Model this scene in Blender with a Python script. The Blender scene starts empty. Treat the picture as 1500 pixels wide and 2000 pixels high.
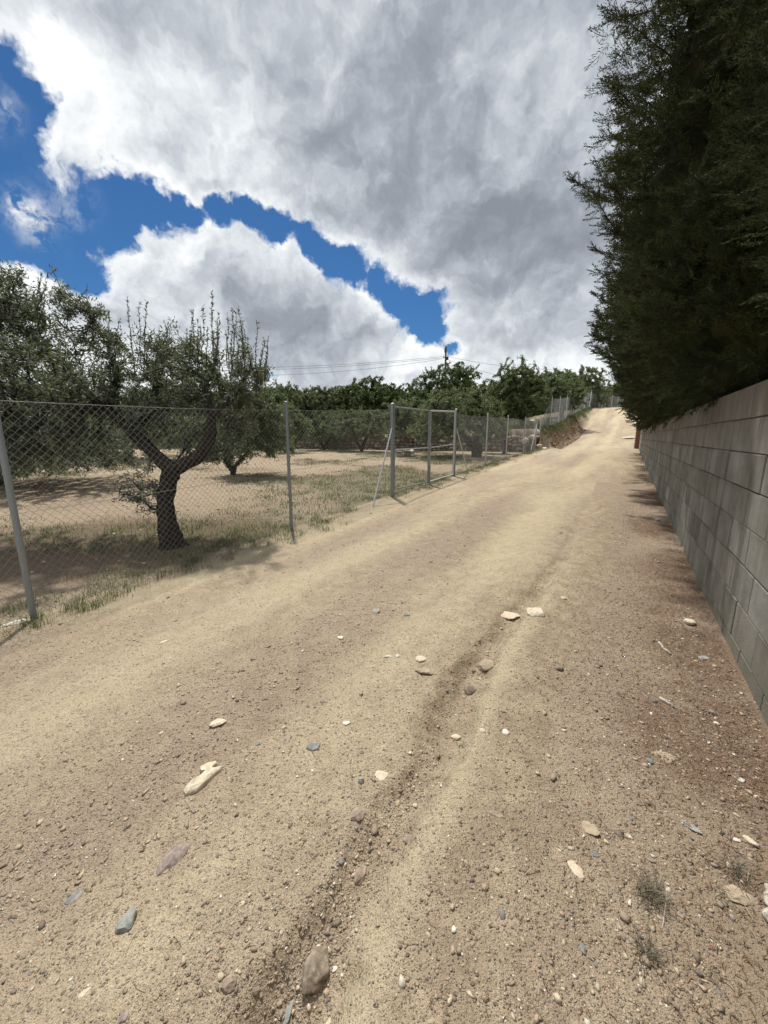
import bpy, math, random
import numpy as np
from mathutils import Vector, Matrix
R = math.radians
rng = np.random.default_rng(7)
scene = bpy.context.scene
COL = scene.collection

# ------------------------------------------------------------ camera, sky, sun
PITCH = R(11.1)
FPX = 751.0
CAM_H = 1.6
cd = bpy.data.cameras.new("camera"); cam = bpy.data.objects.new("camera", cd); COL.objects.link(cam)
cd.sensor_fit = 'VERTICAL'; cd.sensor_height = 24.0; cd.lens = FPX / 2000.0 * 24.0
cd.clip_start = 0.05; cd.clip_end = 3000
cam.location = (0, 0, CAM_H); cam.rotation_euler = (math.pi / 2 - PITCH, 0, 0)
scene.camera = cam
scene.view_settings.view_transform = 'Standard'
scene.view_settings.look = 'None'
scene.view_settings.exposure = 0.12
scene.cycles.max_bounces = 5
scene.cycles.diffuse_bounces = 3
scene.cycles.glossy_bounces = 2
scene.cycles.transmission_bounces = 3
scene.cycles.transparent_max_bounces = 6
scene.cycles.use_denoising = True
scene.render.resolution_x = 768; scene.render.resolution_y = 1024

SUN_AZ, SUN_EL = -16.0, 67.0      # azimuth measured from +Y towards +X
sl = bpy.data.lights.new("sun", 'SUN'); sl.energy = 4.3; sl.angle = R(2.2); sl.color = (1.0, 0.955, 0.89)
so = bpy.data.objects.new("sun", sl); COL.objects.link(so)
sdir = Vector((math.sin(R(SUN_AZ)) * math.cos(R(SUN_EL)), math.cos(R(SUN_AZ)) * math.cos(R(SUN_EL)), math.sin(R(SUN_EL))))
so.rotation_euler = sdir.to_track_quat('Z', 'Y').to_euler()
so.location = (0, 0, 30)


def ray(x, y):
    """direction of the sight line through a point of the photograph (1500 x 2000)"""
    u, v = x - 750.0, y - 1000.0
    s, c = math.sin(PITCH), math.cos(PITCH)
    return np.array([u, -v * s + FPX * c, -v * c - FPX * s])


def ndir(x, y):
    d = ray(x, y); return d / np.linalg.norm(d)


class NT:
    """tiny helper for node trees"""
    def __init__(self, tree):
        self.t = tree; tree.nodes.clear()
    def n(self, typ, **kw):
        nd = self.t.nodes.new(typ)
        for k, v in kw.items():
            if k.startswith('i_'):
                key = k[2:]
                key = int(key) if key.isdigit() else key.replace('_', ' ')
                self.set(nd.inputs[key], v)
            else:
                setattr(nd, k, v)
        return nd
    def set(self, sock, v):
        if isinstance(v, bpy.types.NodeSocket):
            self.t.links.new(v, sock)
        else:
            try: sock.default_value = v
            except Exception: sock.default_value = (*v, 1.0)
    def math(self, op, a, b=0.0, c=0.0, clamp=False):
        nd = self.t.nodes.new('ShaderNodeMath'); nd.operation = op; nd.use_clamp = clamp
        self.set(nd.inputs[0], a); self.set(nd.inputs[1], b); self.set(nd.inputs[2], c)
        return nd.outputs[0]
    def vmath(self, op, a, b=(0, 0, 0), scale=None):
        nd = self.t.nodes.new('ShaderNodeVectorMath'); nd.operation = op
        self.set(nd.inputs[0], a); self.set(nd.inputs[1], b)
        if scale is not None: self.set(nd.inputs['Scale'], scale)
        return nd.outputs['Value'] if op in ('DISTANCE', 'LENGTH', 'DOT_PRODUCT') else nd.outputs[0]
    def noise(self, vec, scale, detail=3, rough=0.5, dist=0.0, typ='FBM', out='Fac', lac=2.0):
        nd = self.t.nodes.new('ShaderNodeTexNoise'); nd.noise_type = typ if typ else 'FBM'
        self.set(nd.inputs['Vector'], vec); nd.inputs['Scale'].default_value = scale
        nd.inputs['Detail'].default_value = detail; nd.inputs['Roughness'].default_value = rough
        nd.inputs['Distortion'].default_value = dist; nd.inputs['Lacunarity'].default_value = lac
        return nd.outputs[out] if out != 'Fac' else nd.outputs[0]
    def smooth(self, v, lo, hi, a=0.0, b=1.0, interp='SMOOTHSTEP'):
        nd = self.t.nodes.new('ShaderNodeMapRange'); nd.interpolation_type = interp
        for i, x in enumerate((v, lo, hi, a, b)): self.set(nd.inputs[i], x)
        return nd.outputs[0]
    def mix(self, f, a, b, blend='MIX'):
        nd = self.t.nodes.new('ShaderNodeMix'); nd.data_type = 'RGBA'; nd.blend_type = blend
        self.set(nd.inputs[0], f); self.set(nd.inputs[6], a if isinstance(a, bpy.types.NodeSocket) else (*a, 1) if len(a) == 3 else a)
        self.set(nd.inputs[7], b if isinstance(b, bpy.types.NodeSocket) else (*b, 1) if len(b) == 3 else b)
        return nd.outputs[2]


def build_world():
    w = bpy.data.worlds.new("World"); scene.world = w; w.use_nodes = True
    N = NT(w.node_tree)
    sky = N.n('ShaderNodeTexSky', sky_type='NISHITA', sun_disc=False)
    sky.sun_elevation = R(SUN_EL); sky.sun_rotation = R(SUN_AZ)
    sky.air_density = 1.0; sky.dust_density = 0.3; sky.ozone_density = 2.5; sky.altitude = 200
    d = N.n('ShaderNodeTexCoord').outputs['Generated']
    # clear sky: Nishita, tinted a touch deeper
    clear = N.vmath('MULTIPLY', sky.outputs[0], (0.026, 0.050, 0.071))
    # domain warp so that the gaps get ragged cloud edges
    w1 = N.noise(d, 3.2, 3, 0.55, out='Color')
    w2 = N.noise(d, 12.0, 4, 0.62, out='Color')
    off = N.vmath('ADD', N.vmath('SCALE', N.vmath('SUBTRACT', w1, (.5, .5, .5)), scale=0.13),
                  N.vmath('SCALE', N.vmath('SUBTRACT', w2, (.5, .5, .5)), scale=0.085))
    dw = N.vmath('ADD', d, off)

    def field(lst, src):
        tot = None
        for x, y, rad, wt in lst:
            c = ndir(x, y); rr = (np.linalg.norm(ndir(x + rad, y) - c) + np.linalg.norm(ndir(x, y + rad) - c)) / 2
            q = N.math('DIVIDE', N.vmath('DISTANCE', src, tuple(c)), float(rr))
            g = N.math('EXPONENT', N.math('MULTIPLY', N.math('MULTIPLY', q, q), -0.7))
            g = N.math('MULTIPLY', g, wt)
            tot = g if tot is None else N.math('ADD', tot, g)
        return tot
    blue = field([(10, 150, 62, 1.0), (-40, 260, 110, 1.0), (20, 310, 72, 1.0), (40, 410, 55, .9), (-60, 380, 85, 1.0), (115, 485, 44, .9),
                  (185, 525, 30, .85), (190, 392, 46, 1.0), (262, 386, 40, .9), (305, 392, 34, .7), (345, 402, 35, .95), (415, 404, 33, .95), (455, 412, 30, .6), (495, 425, 32, .95),
                  (556, 458, 32, .95), (618, 492, 33, .95), (668, 525, 32, 1.0), (722, 558, 32, .95), (775, 592, 35, 1.0), (835, 608, 43, 1.0),
                  (850, 640, 30, .8), (882, 690, 16, .6), (655, 748, 18, .5), (545, 735, 16, .4),
                  (702, 580, 30, -.7), (465, 450, 26, -.45), (300, 430, 24, -.4), (585, 505, 20, -.3), (380, 375, 22, -.35), (100, 300, 30, -.35), (885, 655, 18, -.3),
                  (-700, 300, 260, .9)], dw)
    far_gaps = N.noise(d, 2.1, 2, 0.5)
    cz = tuple(ndir(600, 500))
    away = N.smooth(N.vmath('DISTANCE', d, cz), 0.95, 1.3)
    blue = N.math('ADD', blue, N.math('MULTIPLY', away, N.smooth(far_gaps, 0.52, 0.68)))
    fine = N.noise(dw, 9.0, 9, 0.60)
    finer = N.noise(dw, 30.0, 6, 0.62)
    f = N.math('ADD', N.math('SUBTRACT', N.math('ADD', 0.62, N.math('MULTIPLY', N.math('SUBTRACT', fine, 0.5), 1.55)), blue),
               N.math('MULTIPLY', N.math('SUBTRACT', finer, 0.5), 0.60))
    alpha = N.smooth(f, -0.06, 0.36)
    wisps = N.math('MULTIPLY', field([(65, 375, 26, .8), (100, 392, 22, .7), (90, 438, 18, .5), (10, 190, 25, .35), (140, 350, 30, .35)], dw), N.smooth(finer, 0.38, 0.62))
    alpha = N.math('MAXIMUM', alpha, N.math('MULTIPLY', wisps, 1.2, clamp=True))
    # light and shade of the clouds
    dark = field([(900, 330, 190, .40), (1050, 470, 150, .42), (800, 250, 180, .18), (1100, 620, 90, .26), (960, 520, 120, .2), (1150, 250, 120, .22), (560, 330, 150, .22), (330, 210, 120, .16),
                  (450, 40, 150, .22), (640, 655, 75, 1.0), (735, 668, 45, .9), (560, 640, 60, .7), (480, 600, 55, .4), (300, 570, 70, .35), (620, 180, 120, .08),
                  (870, 120, 160, .08), (1150, 40, 90, .16), (330, 620, 60, .2)], dw)
    bright = field([(200, 60, 120, .10), (190, 220, 90, .14), (420, 480, 80, .12), (560, 520, 60, .18), (700, 560, 40, .30), (740, 610, 40, .25), (600, 430, 60, .10),
                    (270, 460, 80, .16), (780, 690, 50, .26), (700, 720, 60, .22), (900, 640, 50, .12), (620, 100, 130, .06), (60, 540, 60, .25), (980, 680, 70, .10), (1080, 720, 60, .12), (760, 480, 60, .10)], dw)
    relief = N.math('SUBTRACT', N.noise(dw, 4.5, 6, 0.50), N.noise(N.vmath('ADD', dw, (-0.015, 0.0, 0.035)), 4.5, 6, 0.50))
    relief2 = N.math('SUBTRACT', fine, N.noise(N.vmath('ADD', dw, (-0.008, 0.0, 0.016)), 9.0, 9, 0.60))
    big = N.noise(N.vmath('MULTIPLY', dw, (1.0, 1.0, 1.6)), 3.0, 4, 0.5)
    sz_ = N.n('ShaderNodeSeparateXYZ'); N.set(sz_.inputs[0], d)
    L = N.math('ADD', N.smooth(sz_.outputs[2], 0.30, 0.02, 0.95, 1.08), bright)
    L = N.math('SUBTRACT', L, N.math('MULTIPLY', N.math('SUBTRACT', 1.0, N.math('EXPONENT', N.math('MULTIPLY', dark, -1.5))), 0.56))
    L = N.math('SUBTRACT', L, N.smooth(f, 0.10, 0.75, 0.0, 0.20))
    L = N.math('ADD', L, N.math('MULTIPLY', relief, 1.6))
    L = N.math('ADD', L, N.math('MULTIPLY', relief2, 0.66))
    L = N.math('ADD', L, N.math('MULTIPLY', N.math('SUBTRACT', big, 0.5), 0.50))
    L = N.math('MAXIMUM', N.math('MINIMUM', L, 1.02), 0.2)
    cr = N.n('ShaderNodeValToRGB'); N.set(cr.inputs[0], L)
    e = cr.color_ramp.elements
    e[0].position = 0.0; e[0].color = (0.17, 0.19, 0.23, 1)
    e[1].position = 1.0; e[1].color = (0.93, 0.95, 0.96, 1)
    for p, c in ((0.42, (0.33, 0.36, 0.41, 1)), (0.62, (0.50, 0.535, 0.585, 1)), (0.80, (0.70, 0.735, 0.77, 1))):
        k = e.new(p); k.color = c
    col = N.mix(alpha, clear, cr.outputs[0])
    # below the horizon: plain dull earth colour
    sz = N.n('ShaderNodeSeparateXYZ'); N.set(sz.inputs[0], d)
    col = N.mix(N.smooth(sz.outputs[2], -0.02, -0.06), col, (0.22, 0.20, 0.16))
    bg = N.n('ShaderNodeBackground'); N.set(bg.inputs[0], col); bg.inputs[1].default_value = 1.0
    out = N.n('ShaderNodeOutputWorld'); w.node_tree.links.new(bg.outputs[0], out.inputs[0])


build_world()

# ------------------------------------------------------------ frames of reference
AZ = R(31.84)                       # heading of the track; s runs along it, r to its right, z0 is camera height
SA, CA = math.sin(AZ), math.cos(AZ)


def sr(s, r):
    return r * CA + s * SA, -r * SA + s * CA


def to_sr(X, Y):
    return X * SA + Y * CA, X * CA - Y * SA


def vhash(ix, iy, seed):
    n = (ix.astype(np.int64) * 374761393 + iy.astype(np.int64) * 668265263 + seed * 1442695041) & 0xffffffff
    n = ((n ^ (n >> 13)) * 1274126177) & 0xffffffff
    return ((n ^ (n >> 16)) & 0xffff) / 65535.0


def vnoise(x, y, seed=0):
    ix = np.floor(x); iy = np.floor(y); fx = x - ix; fy = y - iy
    fx = fx * fx * (3 - 2 * fx); fy = fy * fy * (3 - 2 * fy)
    a = vhash(ix, iy, seed); b = vhash(ix + 1, iy, seed); c = vhash(ix, iy + 1, seed); d = vhash(ix + 1, iy + 1, seed)
    return (a * (1 - fx) + b * fx) * (1 - fy) + (c * (1 - fx) + d * fx) * fy


def fbm(x, y, seed=0, oct=4, g=0.5):
    v = 0; a = 1.0; t = 0
    for o in range(oct):
        v = v + a * vnoise(x * 2 ** o + 13.7 * o, y * 2 ** o - 7.1 * o, seed + o); t += a; a *= g
    return v / t - 0.5


def sst(x, a, b):
    t = np.clip((x - a) / (b - a), 0, 1); return t * t * (3 - 2 * t)


ROAD_L = ([-40, -8, 1, 4.4, 7.2, 9.4, 11.4, 15, 18, 22, 26, 30, 35, 40, 45, 50, 56, 63, 73, 90, 140, 400],
          [-3.6, -1.95, -1.61, -1.50, -1.33, -1.27, -1.23, -1.08, -.95, -.83, -.70, -.50, -.16, .50, 1.30, 2.22, 3.36, 3.82, 4.5, 4.9, 5.5, 9.0])
ROAD_R = ([-40, 0, 2.6, 4.8, 7, 9.5, 14.5, 20, 26, 30, 35, 40, 45, 50, 56, 63, 73, 90, 140, 400],
          [-3.0, -1.60, -1.54, -1.50, -1.43, -1.35, -1.18, -.98, -.72, -.50, -.16, .50, 1.30, 2.22, 3.36, 3.82, 4.5, 4.9, 5.5, 9.0])
UPPER = ([20, 25.5, 29, 31, 36, 40, 45, 50, 56, 63, 73, 90, 400], [.45, .45, .62, .76, 1.30, 1.75, 2.38, 2.95, 3.50, 3.95, 4.56, 5.0, 9.0])
TW = np.array([(9.55, 24.3), (4.0, 26.3), (-5.7, 29.0), (-18, 32.5), (-34, 37), (-70, 46), (-400, 120)])   # foot of the terrace wall


def wall_r(s):
    return 0.82 - 0.008 * s


def tw_dist(X, Y):
    """signed distance in y to the terrace wall line (positive beyond it)"""
    xs = TW[::-1, 0]; ys = TW[::-1, 1]
    return (Y - np.interp(X, xs, ys)) * 0.95


# the rut that rain has cut along the right of the track, as points of the photograph
def on_ground(x, y, z=-1.6):
    d = ray(x, y); k = z / d[2]; return d[0] * k, d[1] * k


RUT_PX = [(560, 2080), (600, 1985), (650, 1880), (700, 1760), (745, 1680), (800, 1600), (850, 1530), (885, 1450), (915, 1360), (960, 1290), (1010, 1225), (1060, 1165), (1100, 1110), (1130, 1050), (1150, 1000)]
RUT_D = [.115, .110, .090, .075, .060, .052, .062, .110, .110, .068, .042, .030, .020, .014, 0.0]
RUT = np.array([on_ground(*p) for p in RUT_PX])


def rut_sd(X, Y):
    """signed distance to the rut (right positive) and its depth at the nearest point"""
    best = np.full(X.shape, 1e9); sd = np.full(X.shape, 9.0); dep = np.zeros(X.shape)
    for i in range(len(RUT) - 1):
        a = RUT[i]; b = RUT[i + 1]; e = b - a; L2 = e @ e
        t = np.clip(((X - a[0]) * e[0] + (Y - a[1]) * e[1]) / L2, 0, 1)
        dx = X - a[0] - t * e[0]; dy = Y - a[1] - t * e[1]
        dd = np.hypot(dx, dy); m = dd < best
        best = np.where(m, dd, best)
        sg = np.sign(e[1] * dx - e[0] * dy)
        sd = np.where(m, dd * sg, sd); dep = np.where(m, RUT_D[i] * (1 - t) + RUT_D[i + 1] * t, dep)
    return sd, dep


def terrain(X, Y, detail=True):
    X = np.asarray(X, float); Y = np.asarray(Y, float)
    s, r = to_sr(X, Y)
    # fence runs at r = -4.5, then bends right past the crest
    bend = np.interp(s, [-50, 56, 63, 73, 100, 400], [0, 0, .6, 1.9, 7, 60])
    rr = r - bend
    zl = np.interp(s, *ROAD_L); zr = np.interp(s, *ROAD_R)
    t = np.clip((r + 4.5) / 5.3, 0, 1)
    road = zl * (1 - t) + zr * t
    crown = 0.05 * np.sin(np.pi * t)
    road = road + crown
    # wheel tracks, shallow
    wob = 0.25 * fbm(s * .15, s * 0, 3, 2)
    for c in (-3.3, -1.5):
        road = road - 0.040 * np.exp(-((r - c - wob) / .28) ** 2)
    if detail:
        road = road + 0.05 * fbm(s * .25, r * 1.0, 5, 3)
        sd, dep = rut_sd(X, Y)
        sdw = sd + (0.12 * fbm(X * 3.5, Y * 3.5, 21, 3, .6) + .07 * fbm(X * 15, Y * 15, 22, 3, .6)) * sst(np.abs(sd), 1.2, .1)
        dep = dep * np.clip(1.05 + 2.1 * fbm(X * 1.6, Y * 1.6, 23, 4), .12, 1.9)
        m_ = -sdw
        left = -dep * (1 - .78 * sst(m_, .04 + dep * .25, .10 + dep * 1.0) - .22 * sst(m_, .15, .6)) * (sdw < 0)
        ridge = np.where(sdw >= 0, -dep + (dep + .016 + dep * .08) * sst(sdw, 0.0, 0.07 + dep * .75) - (.016 + dep * .08) * sst(sdw, .16 + dep, .75), 0)
        road = road + (left + ridge) * (np.abs(sd) < 3)
    # orchard left of the fence
    seff = np.clip((Y - 2.37) / .8495, -40, 30)
    orch = np.interp(seff, [-40, -8, 1, 4.4, 7.2, 11.4, 15, 22, 30], [-2.6, -1.9, -1.61, -1.50, -1.37, -1.28, -1.17, -1.02, -.92])
    if detail:
        orch = orch + 0.10 * fbm(X * .35, Y * .35, 9, 4) * sst(-rr - 4.5, 0, 3)
    td = tw_dist(X, Y)
    up_plane = 0.0 + .032 * np.clip(td, 0, 300) + 0.35 * fbm(X * .05, Y * .05, 31, 3) * sst(td, 0, 20)
    up_f = np.interp(s, *UPPER)
    k = sst(-rr - 4.5, 0, 16)
    upper = up_f * (1 - k) + up_plane * k
    left = np.where(td > 0.25, upper, orch + (upper - orch) * sst(td, 0.0, 0.25))
    is_up = sst(s, 25.2, 25.6)
    left = np.where(rr > -7.5, left * 1.0, left)
    # bank between the upper fence and the track
    bank = upper * 1.0
    bk = sst(-rr - 3.42 - 0.7 * fbm(s * .5, s * 0, 41, 4), 0, 1.15)
    rd = road.copy()
    roadmix = np.where(s > 24.6, road * (1 - bk * is_up) + np.maximum(bank, road) * bk * is_up, road)
    w_left = sst(-rr, 4.50, 4.62)
    z = np.where(rr > -4.5, roadmix, roadmix * (1 - w_left) + left * w_left)
    # garden behind the block wall
    wr = wall_r(s)
    g = sst(r - wr, 0.06, 0.14) * (1 - sst(s, 26.6, 26.8))
    z = z * (1 - g) + 0.10 * g
    bm_ = sst(-rr, 3.3, 3.7) * (1 - sst(-rr, 4.3, 4.6)) * sst(s, 25, 25.8) * sst(s, 52, 44)
    if detail:
        z = z + bm_ * (.32 * fbm(X * 1.3, Y * 1.3, 181, 4) + .1 * fbm(X * 6, Y * 6, 183, 3))
        z = z + .10 * fbm(s * .5, r * 2.2, 185, 4) * sst(s, 30, 38) * sst(s, 75, 60) * (1 - bm_)
    far_rise = sst(np.hypot(X, Y), 120, 600) * 2.0
    z = z + far_rise
    if detail:
        h = np.hypot(X, Y)
        amp = np.clip(1.6 - h / 30, 0.4, 1)
        z = z + (0.014 * fbm(X * 2.2, Y * 2.2, 51, 3) + 0.012 * fbm(X * 9, Y * 9, 61, 3) + 0.007 * fbm(X * 34, Y * 34, 71, 2)) * amp * (1 - g)
    return z + CAM_H


def gz(x, y):
    return float(terrain(np.array([x]), np.array([y]))[0])


def hit(x, y):
    """where the sight line through a point of the photograph meets the terrain"""
    d = ray(x, y); d = d / np.linalg.norm(d)
    ks = np.concatenate([np.arange(0.8, 12, .01), np.arange(12, 120, .05)])
    P = d[None, :] * ks[:, None]
    zz = terrain(P[:, 0], P[:, 1])
    below = np.nonzero(P[:, 2] + CAM_H < zz)[0]
    i = below[0] if len(below) else len(ks) - 1
    return float(P[i, 0]), float(P[i, 1]), float(zz[i])


# ------------------------------------------------------------ object helpers
def mesh_obj(name, verts, faces, mat=None, parent=None, smooth=False, loc=None, col=None, attr=None):
    """verts (n,3); faces (m,k) array, or list of lists"""
    me = bpy.data.meshes.new(name)
    verts = np.asarray(verts, dtype=np.float32)
    if isinstance(faces, np.ndarray):
        m, k = faces.shape
        me.vertices.add(len(verts)); me.vertices.foreach_set('co', verts.ravel())
        me.loops.add(m * k); me.loops.foreach_set('vertex_index', faces.astype(np.int32).ravel())
        me.polygons.add(m); me.polygons.foreach_set('loop_start', np.arange(0, m * k, k, dtype=np.int32))
        me.update(calc_edges=True)
    else:
        me.from_pydata([tuple(v) for v in verts], [], faces); me.update()
    if smooth:
        me.polygons.foreach_set('use_smooth', np.ones(len(me.polygons), dtype=bool))
    if col is not None:
        a = me.color_attributes.new('tint', 'FLOAT_COLOR', 'POINT')
        c4 = np.ones((len(verts), 4), dtype=np.float32); c4[:, :3] = col
        a.data.foreach_set('color', c4.ravel())
    if attr:
        for k_, v_ in attr.items():
            a = me.attributes.new(k_, 'FLOAT', 'POINT'); a.data.foreach_set('value', np.asarray(v_, dtype=np.float32))
    o = bpy.data.objects.new(name, me); COL.objects.link(o)
    if mat: me.materials.append(mat)
    if parent: o.parent = parent
    if loc is not None: o.location = loc
    return o


def empty(name, loc, rz=0):
    o = bpy.data.objects.new(name, None); COL.objects.link(o); o.location = loc; o.rotation_euler = (0, 0, rz)
    o.empty_display_size = .2
    return o


def tag(o, label=None, cat=None, group=None, kind=None):
    if label: o['label'] = label
    if cat: o['category'] = cat
    if group: o['group'] = group
    if kind: o['kind'] = kind
    return o


class MB:
    """collects shapes into one mesh"""
    def __init__(self): self.v = []; self.f = []; self.n = 0
    def add(self, v, f):
        v = np.asarray(v, float); self.v.append(v)
        self.f += [[i + self.n for i in q] for q in f]; self.n += len(v)
    def box(self, c, size, rot=None, bev=0.0):
        sx, sy, sz = np.array(size) / 2
        if bev > 0:
            b = min(bev, sx * .9, sy * .9, sz * .9)
            v = []
            for x in (-1, 1):
                for y in (-1, 1):
                    for z in (-1, 1):
                        v += [(x * (sx - b), y * (sy - b), z * sz), (x * (sx - b), y * sy, z * (sz - b)), (x * sx, y * (sy - b), z * (sz - b))]
            import bmesh
            bm = bmesh.new()
            for p in v: bm.verts.new(p)
            bmesh.ops.convex_hull(bm, input=bm.verts)
            bm.verts.index_update()
            V = np.array([p.co[:] for p in bm.verts]); F = [[q.index for q in fc.verts] for fc in bm.faces]; bm.free()
        else:
            V = np.array([(x * sx, y * sy, z * sz) for x in (-1, 1) for y in (-1, 1) for z in (-1, 1)])
            F = [[0, 1, 3, 2], [4, 6, 7, 5], [0, 4, 5, 1], [2, 3, 7, 6], [0, 2, 6, 4], [1, 5, 7, 3]]
        if rot is not None: V = V @ np.array(rot).T
        self.add(V + np.array(c), F)
    def tube(self, pts, rad, sides=8, cap=True):
        V, F = tube(pts, rad, sides, cap); self.add(V, F)
    def build(self, name, mat, parent=None, smooth=False, loc=None):
        return mesh_obj(name, np.concatenate(self.v), self.f, mat, parent, smooth, loc)


def tube(pts, rad, sides=8, cap=True, wob=0.0, seed=0):
    pts = np.asarray(pts, float); n = len(pts)
    rad = np.broadcast_to(np.asarray(rad, float), (n,))
    tan = np.gradient(pts, axis=0) if n > 2 else np.repeat((pts[1] - pts[0])[None], 2, 0)
    tan /= np.linalg.norm(tan, axis=1)[:, None] + 1e-9
    ref = np.array([0, 0, 1.0]) if abs(tan[0][2]) < .9 else np.array([1.0, 0, 0])
    V = []
    rg = np.random.default_rng(seed)
    prof = 1 + wob * rg.normal(size=sides)
    u = np.cross(ref, tan[0]); u /= np.linalg.norm(u)
    for i in range(n):
        u = u - tan[i] * (u @ tan[i]); u /= np.linalg.norm(u) + 1e-9
        w = np.cross(tan[i], u)
        if wob: prof = 0.75 * prof + 0.25 * (1 + wob * 1.6 * rg.normal(size=sides))
        for k in range(sides):
            a = 2 * math.pi * k / sides
            V.append(pts[i] + (u * math.cos(a) + w * math.sin(a)) * rad[i] * prof[k])
    F = []
    for i in range(n - 1):
        for k in range(sides):
            k2 = (k + 1) % sides
            F.append([i * sides + k, i * sides + k2, (i + 1) * sides + k2, (i + 1) * sides + k])
    if cap:
        F.append(list(range(sides))[::-1]); F.append([(n - 1) * sides + k for k in range(sides)])
    return np.array(V), F


# ------------------------------------------------------------ materials
def material(name, rough=0.9, spec=0.25):
    m = bpy.data.materials.new(name); m.use_nodes = True
    N = NT(m.node_tree)
    p = N.n('ShaderNodeBsdfPrincipled'); p.inputs['Roughness'].default_value = rough
    p.inputs['Specular IOR Level'].default_value = spec
    out = N.n('ShaderNodeOutputMaterial'); m.node_tree.links.new(p.outputs[0], out.inputs[0])
    return m, N, p


def bump(N, p, h, strength=0.5, dist=0.01):
    b = N.n('ShaderNodeBump'); b.inputs['Strength'].default_value = strength; b.inputs['Distance'].default_value = dist
    N.set(b.inputs['Height'], h); N.t.links.new(b.outputs[0], p.inputs['Normal'])


def ground_material():
    m, N, p = material('dry_earth', 0.95, 0.15)
    co = N.n('ShaderNodeTexCoord').outputs['Object']
    def at(n): 
        a = N.n('ShaderNodeAttribute'); a.attribute_name = n; return a.outputs['Fac']
    sand, litter, rust, green, gravel = at('sand'), at('litter'), at('rust'), at('green'), at('gravel')
    n1 = N.noise(co, 1.3, 5, 0.6); n2 = N.noise(co, 7, 5, 0.65); n3 = N.noise(co, 45, 4, 0.7); n4 = N.noise(co, 160, 3, 0.7)
    base = N.mix(N.smooth(n2, .3, .7), (0.335, 0.264, 0.176), (0.49, 0.398, 0.272))
    sandc = N.mix(n2, (0.53, 0.445, 0.295), (0.64, 0.55, 0.375))
    sf = N.math('ADD', sand, N.math('MULTIPLY', N.math('SUBTRACT', n2, .5), .8), clamp=True)
    sf = N.math('MULTIPLY', sf, N.smooth(n3, .25, .6, .45, 1))
    c = N.mix(sf, base, sandc)
    gravc = N.mix(n3, (0.29, 0.215, 0.170), (0.46, 0.362, 0.288))
    c = N.mix(N.math('MULTIPLY', N.math('ADD', gravel, N.math('MULTIPLY', N.math('SUBTRACT', n1, .5), .7), clamp=True), .75), c, gravc)
    litc = N.mix(n3, (0.13, 0.082, 0.054), (0.30, 0.208, 0.142))  # this mask also carries the near olive's painted shade
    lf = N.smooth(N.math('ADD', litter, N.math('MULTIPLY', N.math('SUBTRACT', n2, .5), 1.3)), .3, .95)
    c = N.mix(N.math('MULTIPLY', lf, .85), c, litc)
    rustc = N.mix(n3, (0.15, 0.085, 0.045), (0.32, 0.20, 0.115))
    c = N.mix(N.smooth(N.math('ADD', rust, N.math('MULTIPLY', N.math('SUBTRACT', n2, .5), .9)), .3, .8), c, rustc)
    grc = N.mix(n3, (0.075, 0.075, 0.035), (0.17, 0.165, 0.08))
    c = N.mix(N.smooth(N.math('ADD', green, N.math('MULTIPLY', N.math('SUBTRACT', n2, .5), 1.4)), .45, 1.1, 0, .65), c, grc)
    # little stones of many colours, two sizes
    h = None
    for sc_, lo, amt in ((55, .78, .85), (120, .55, .95), (230, .36, .9)):
        v = N.n('ShaderNodeTexVoronoi'); v.feature = 'F1'; N.set(v.inputs['Vector'], co); v.inputs['Scale'].default_value = sc_
        sep = N.n('ShaderNodeSeparateColor'); N.set(sep.inputs[0], v.outputs['Color'])
        keep = N.smooth(sep.outputs[0], lo, lo + .02)
        dome = N.smooth(v.outputs['Distance'], .42, .18)
        f = N.math('MULTIPLY', keep, dome)
        cr = N.n('ShaderNodeValToRGB'); N.set(cr.inputs[0], sep.outputs[1]); cr.color_ramp.interpolation = 'CONSTANT'
        e = cr.color_ramp.elements
        e[0].position = 0; e[0].color = (.20, .155, .12, 1); e[1].position = .3; e[1].color = (.36, .29, .21, 1)
        for pz, cc in ((.52, (.14, .105, .075, 1)), (.64, (.27, .21, .18, 1)), (.78, (.50, .42, .32, 1)), (.90, (.20, .185, .165, 1)), (.96, (.70, .64, .54, 1))):
            k = e.new(pz); k.color = cc
        c = N.mix(N.math('MULTIPLY', f, N.math('MULTIPLY', N.math('SUBTRACT', 1.32, sf, clamp=True), amt)), c, cr.outputs[0])
        hh = N.math('MULTIPLY', f, 0.55 * 55 / sc_)
        h = hh if h is None else N.math('ADD', h, hh)
    c = N.mix(N.smooth(n4, .35, .65, .0, .55), c, N.vmath('MULTIPLY', c, (.68, .65, .62)))
    c = N.mix(N.smooth(n3, .55, .75, .0, .35), c, N.vmath('MULTIPLY', c, (1.35, 1.33, 1.3)))
    N.set(p.inputs['Base Color'], c)
    h = N.math('ADD', h, N.math('MULTIPLY', n3, .9)); h = N.math('ADD', h, N.math('MULTIPLY', n4, .45)); h = N.math('ADD', h, N.math('MULTIPLY', n2, 1.2))
    bump(N, p, h, 1.0, 0.018)
    return m


def tint_material(name, rough=.9, scale=30, contrast=.35, bstr=.5, bdist=.004, spec=.2):
    """colour from the vertex tint, mottled"""
    m, N, p = material(name, rough, spec)
    a = N.n('ShaderNodeAttribute'); a.attribute_name = 'tint'
    co = N.n('ShaderNodeTexCoord').outputs['Object']
    n = N.noise(co, scale, 5, .65)
    N.set(p.inputs['Base Color'], N.mix(N.smooth(n, .3, .7), N.vmath('SCALE', a.outputs['Color'], scale=1 - contrast), N.vmath('SCALE', a.outputs['Color'], scale=1 + contrast * .6)))
    bump(N, p, n, bstr, bdist)
    return m


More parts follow.
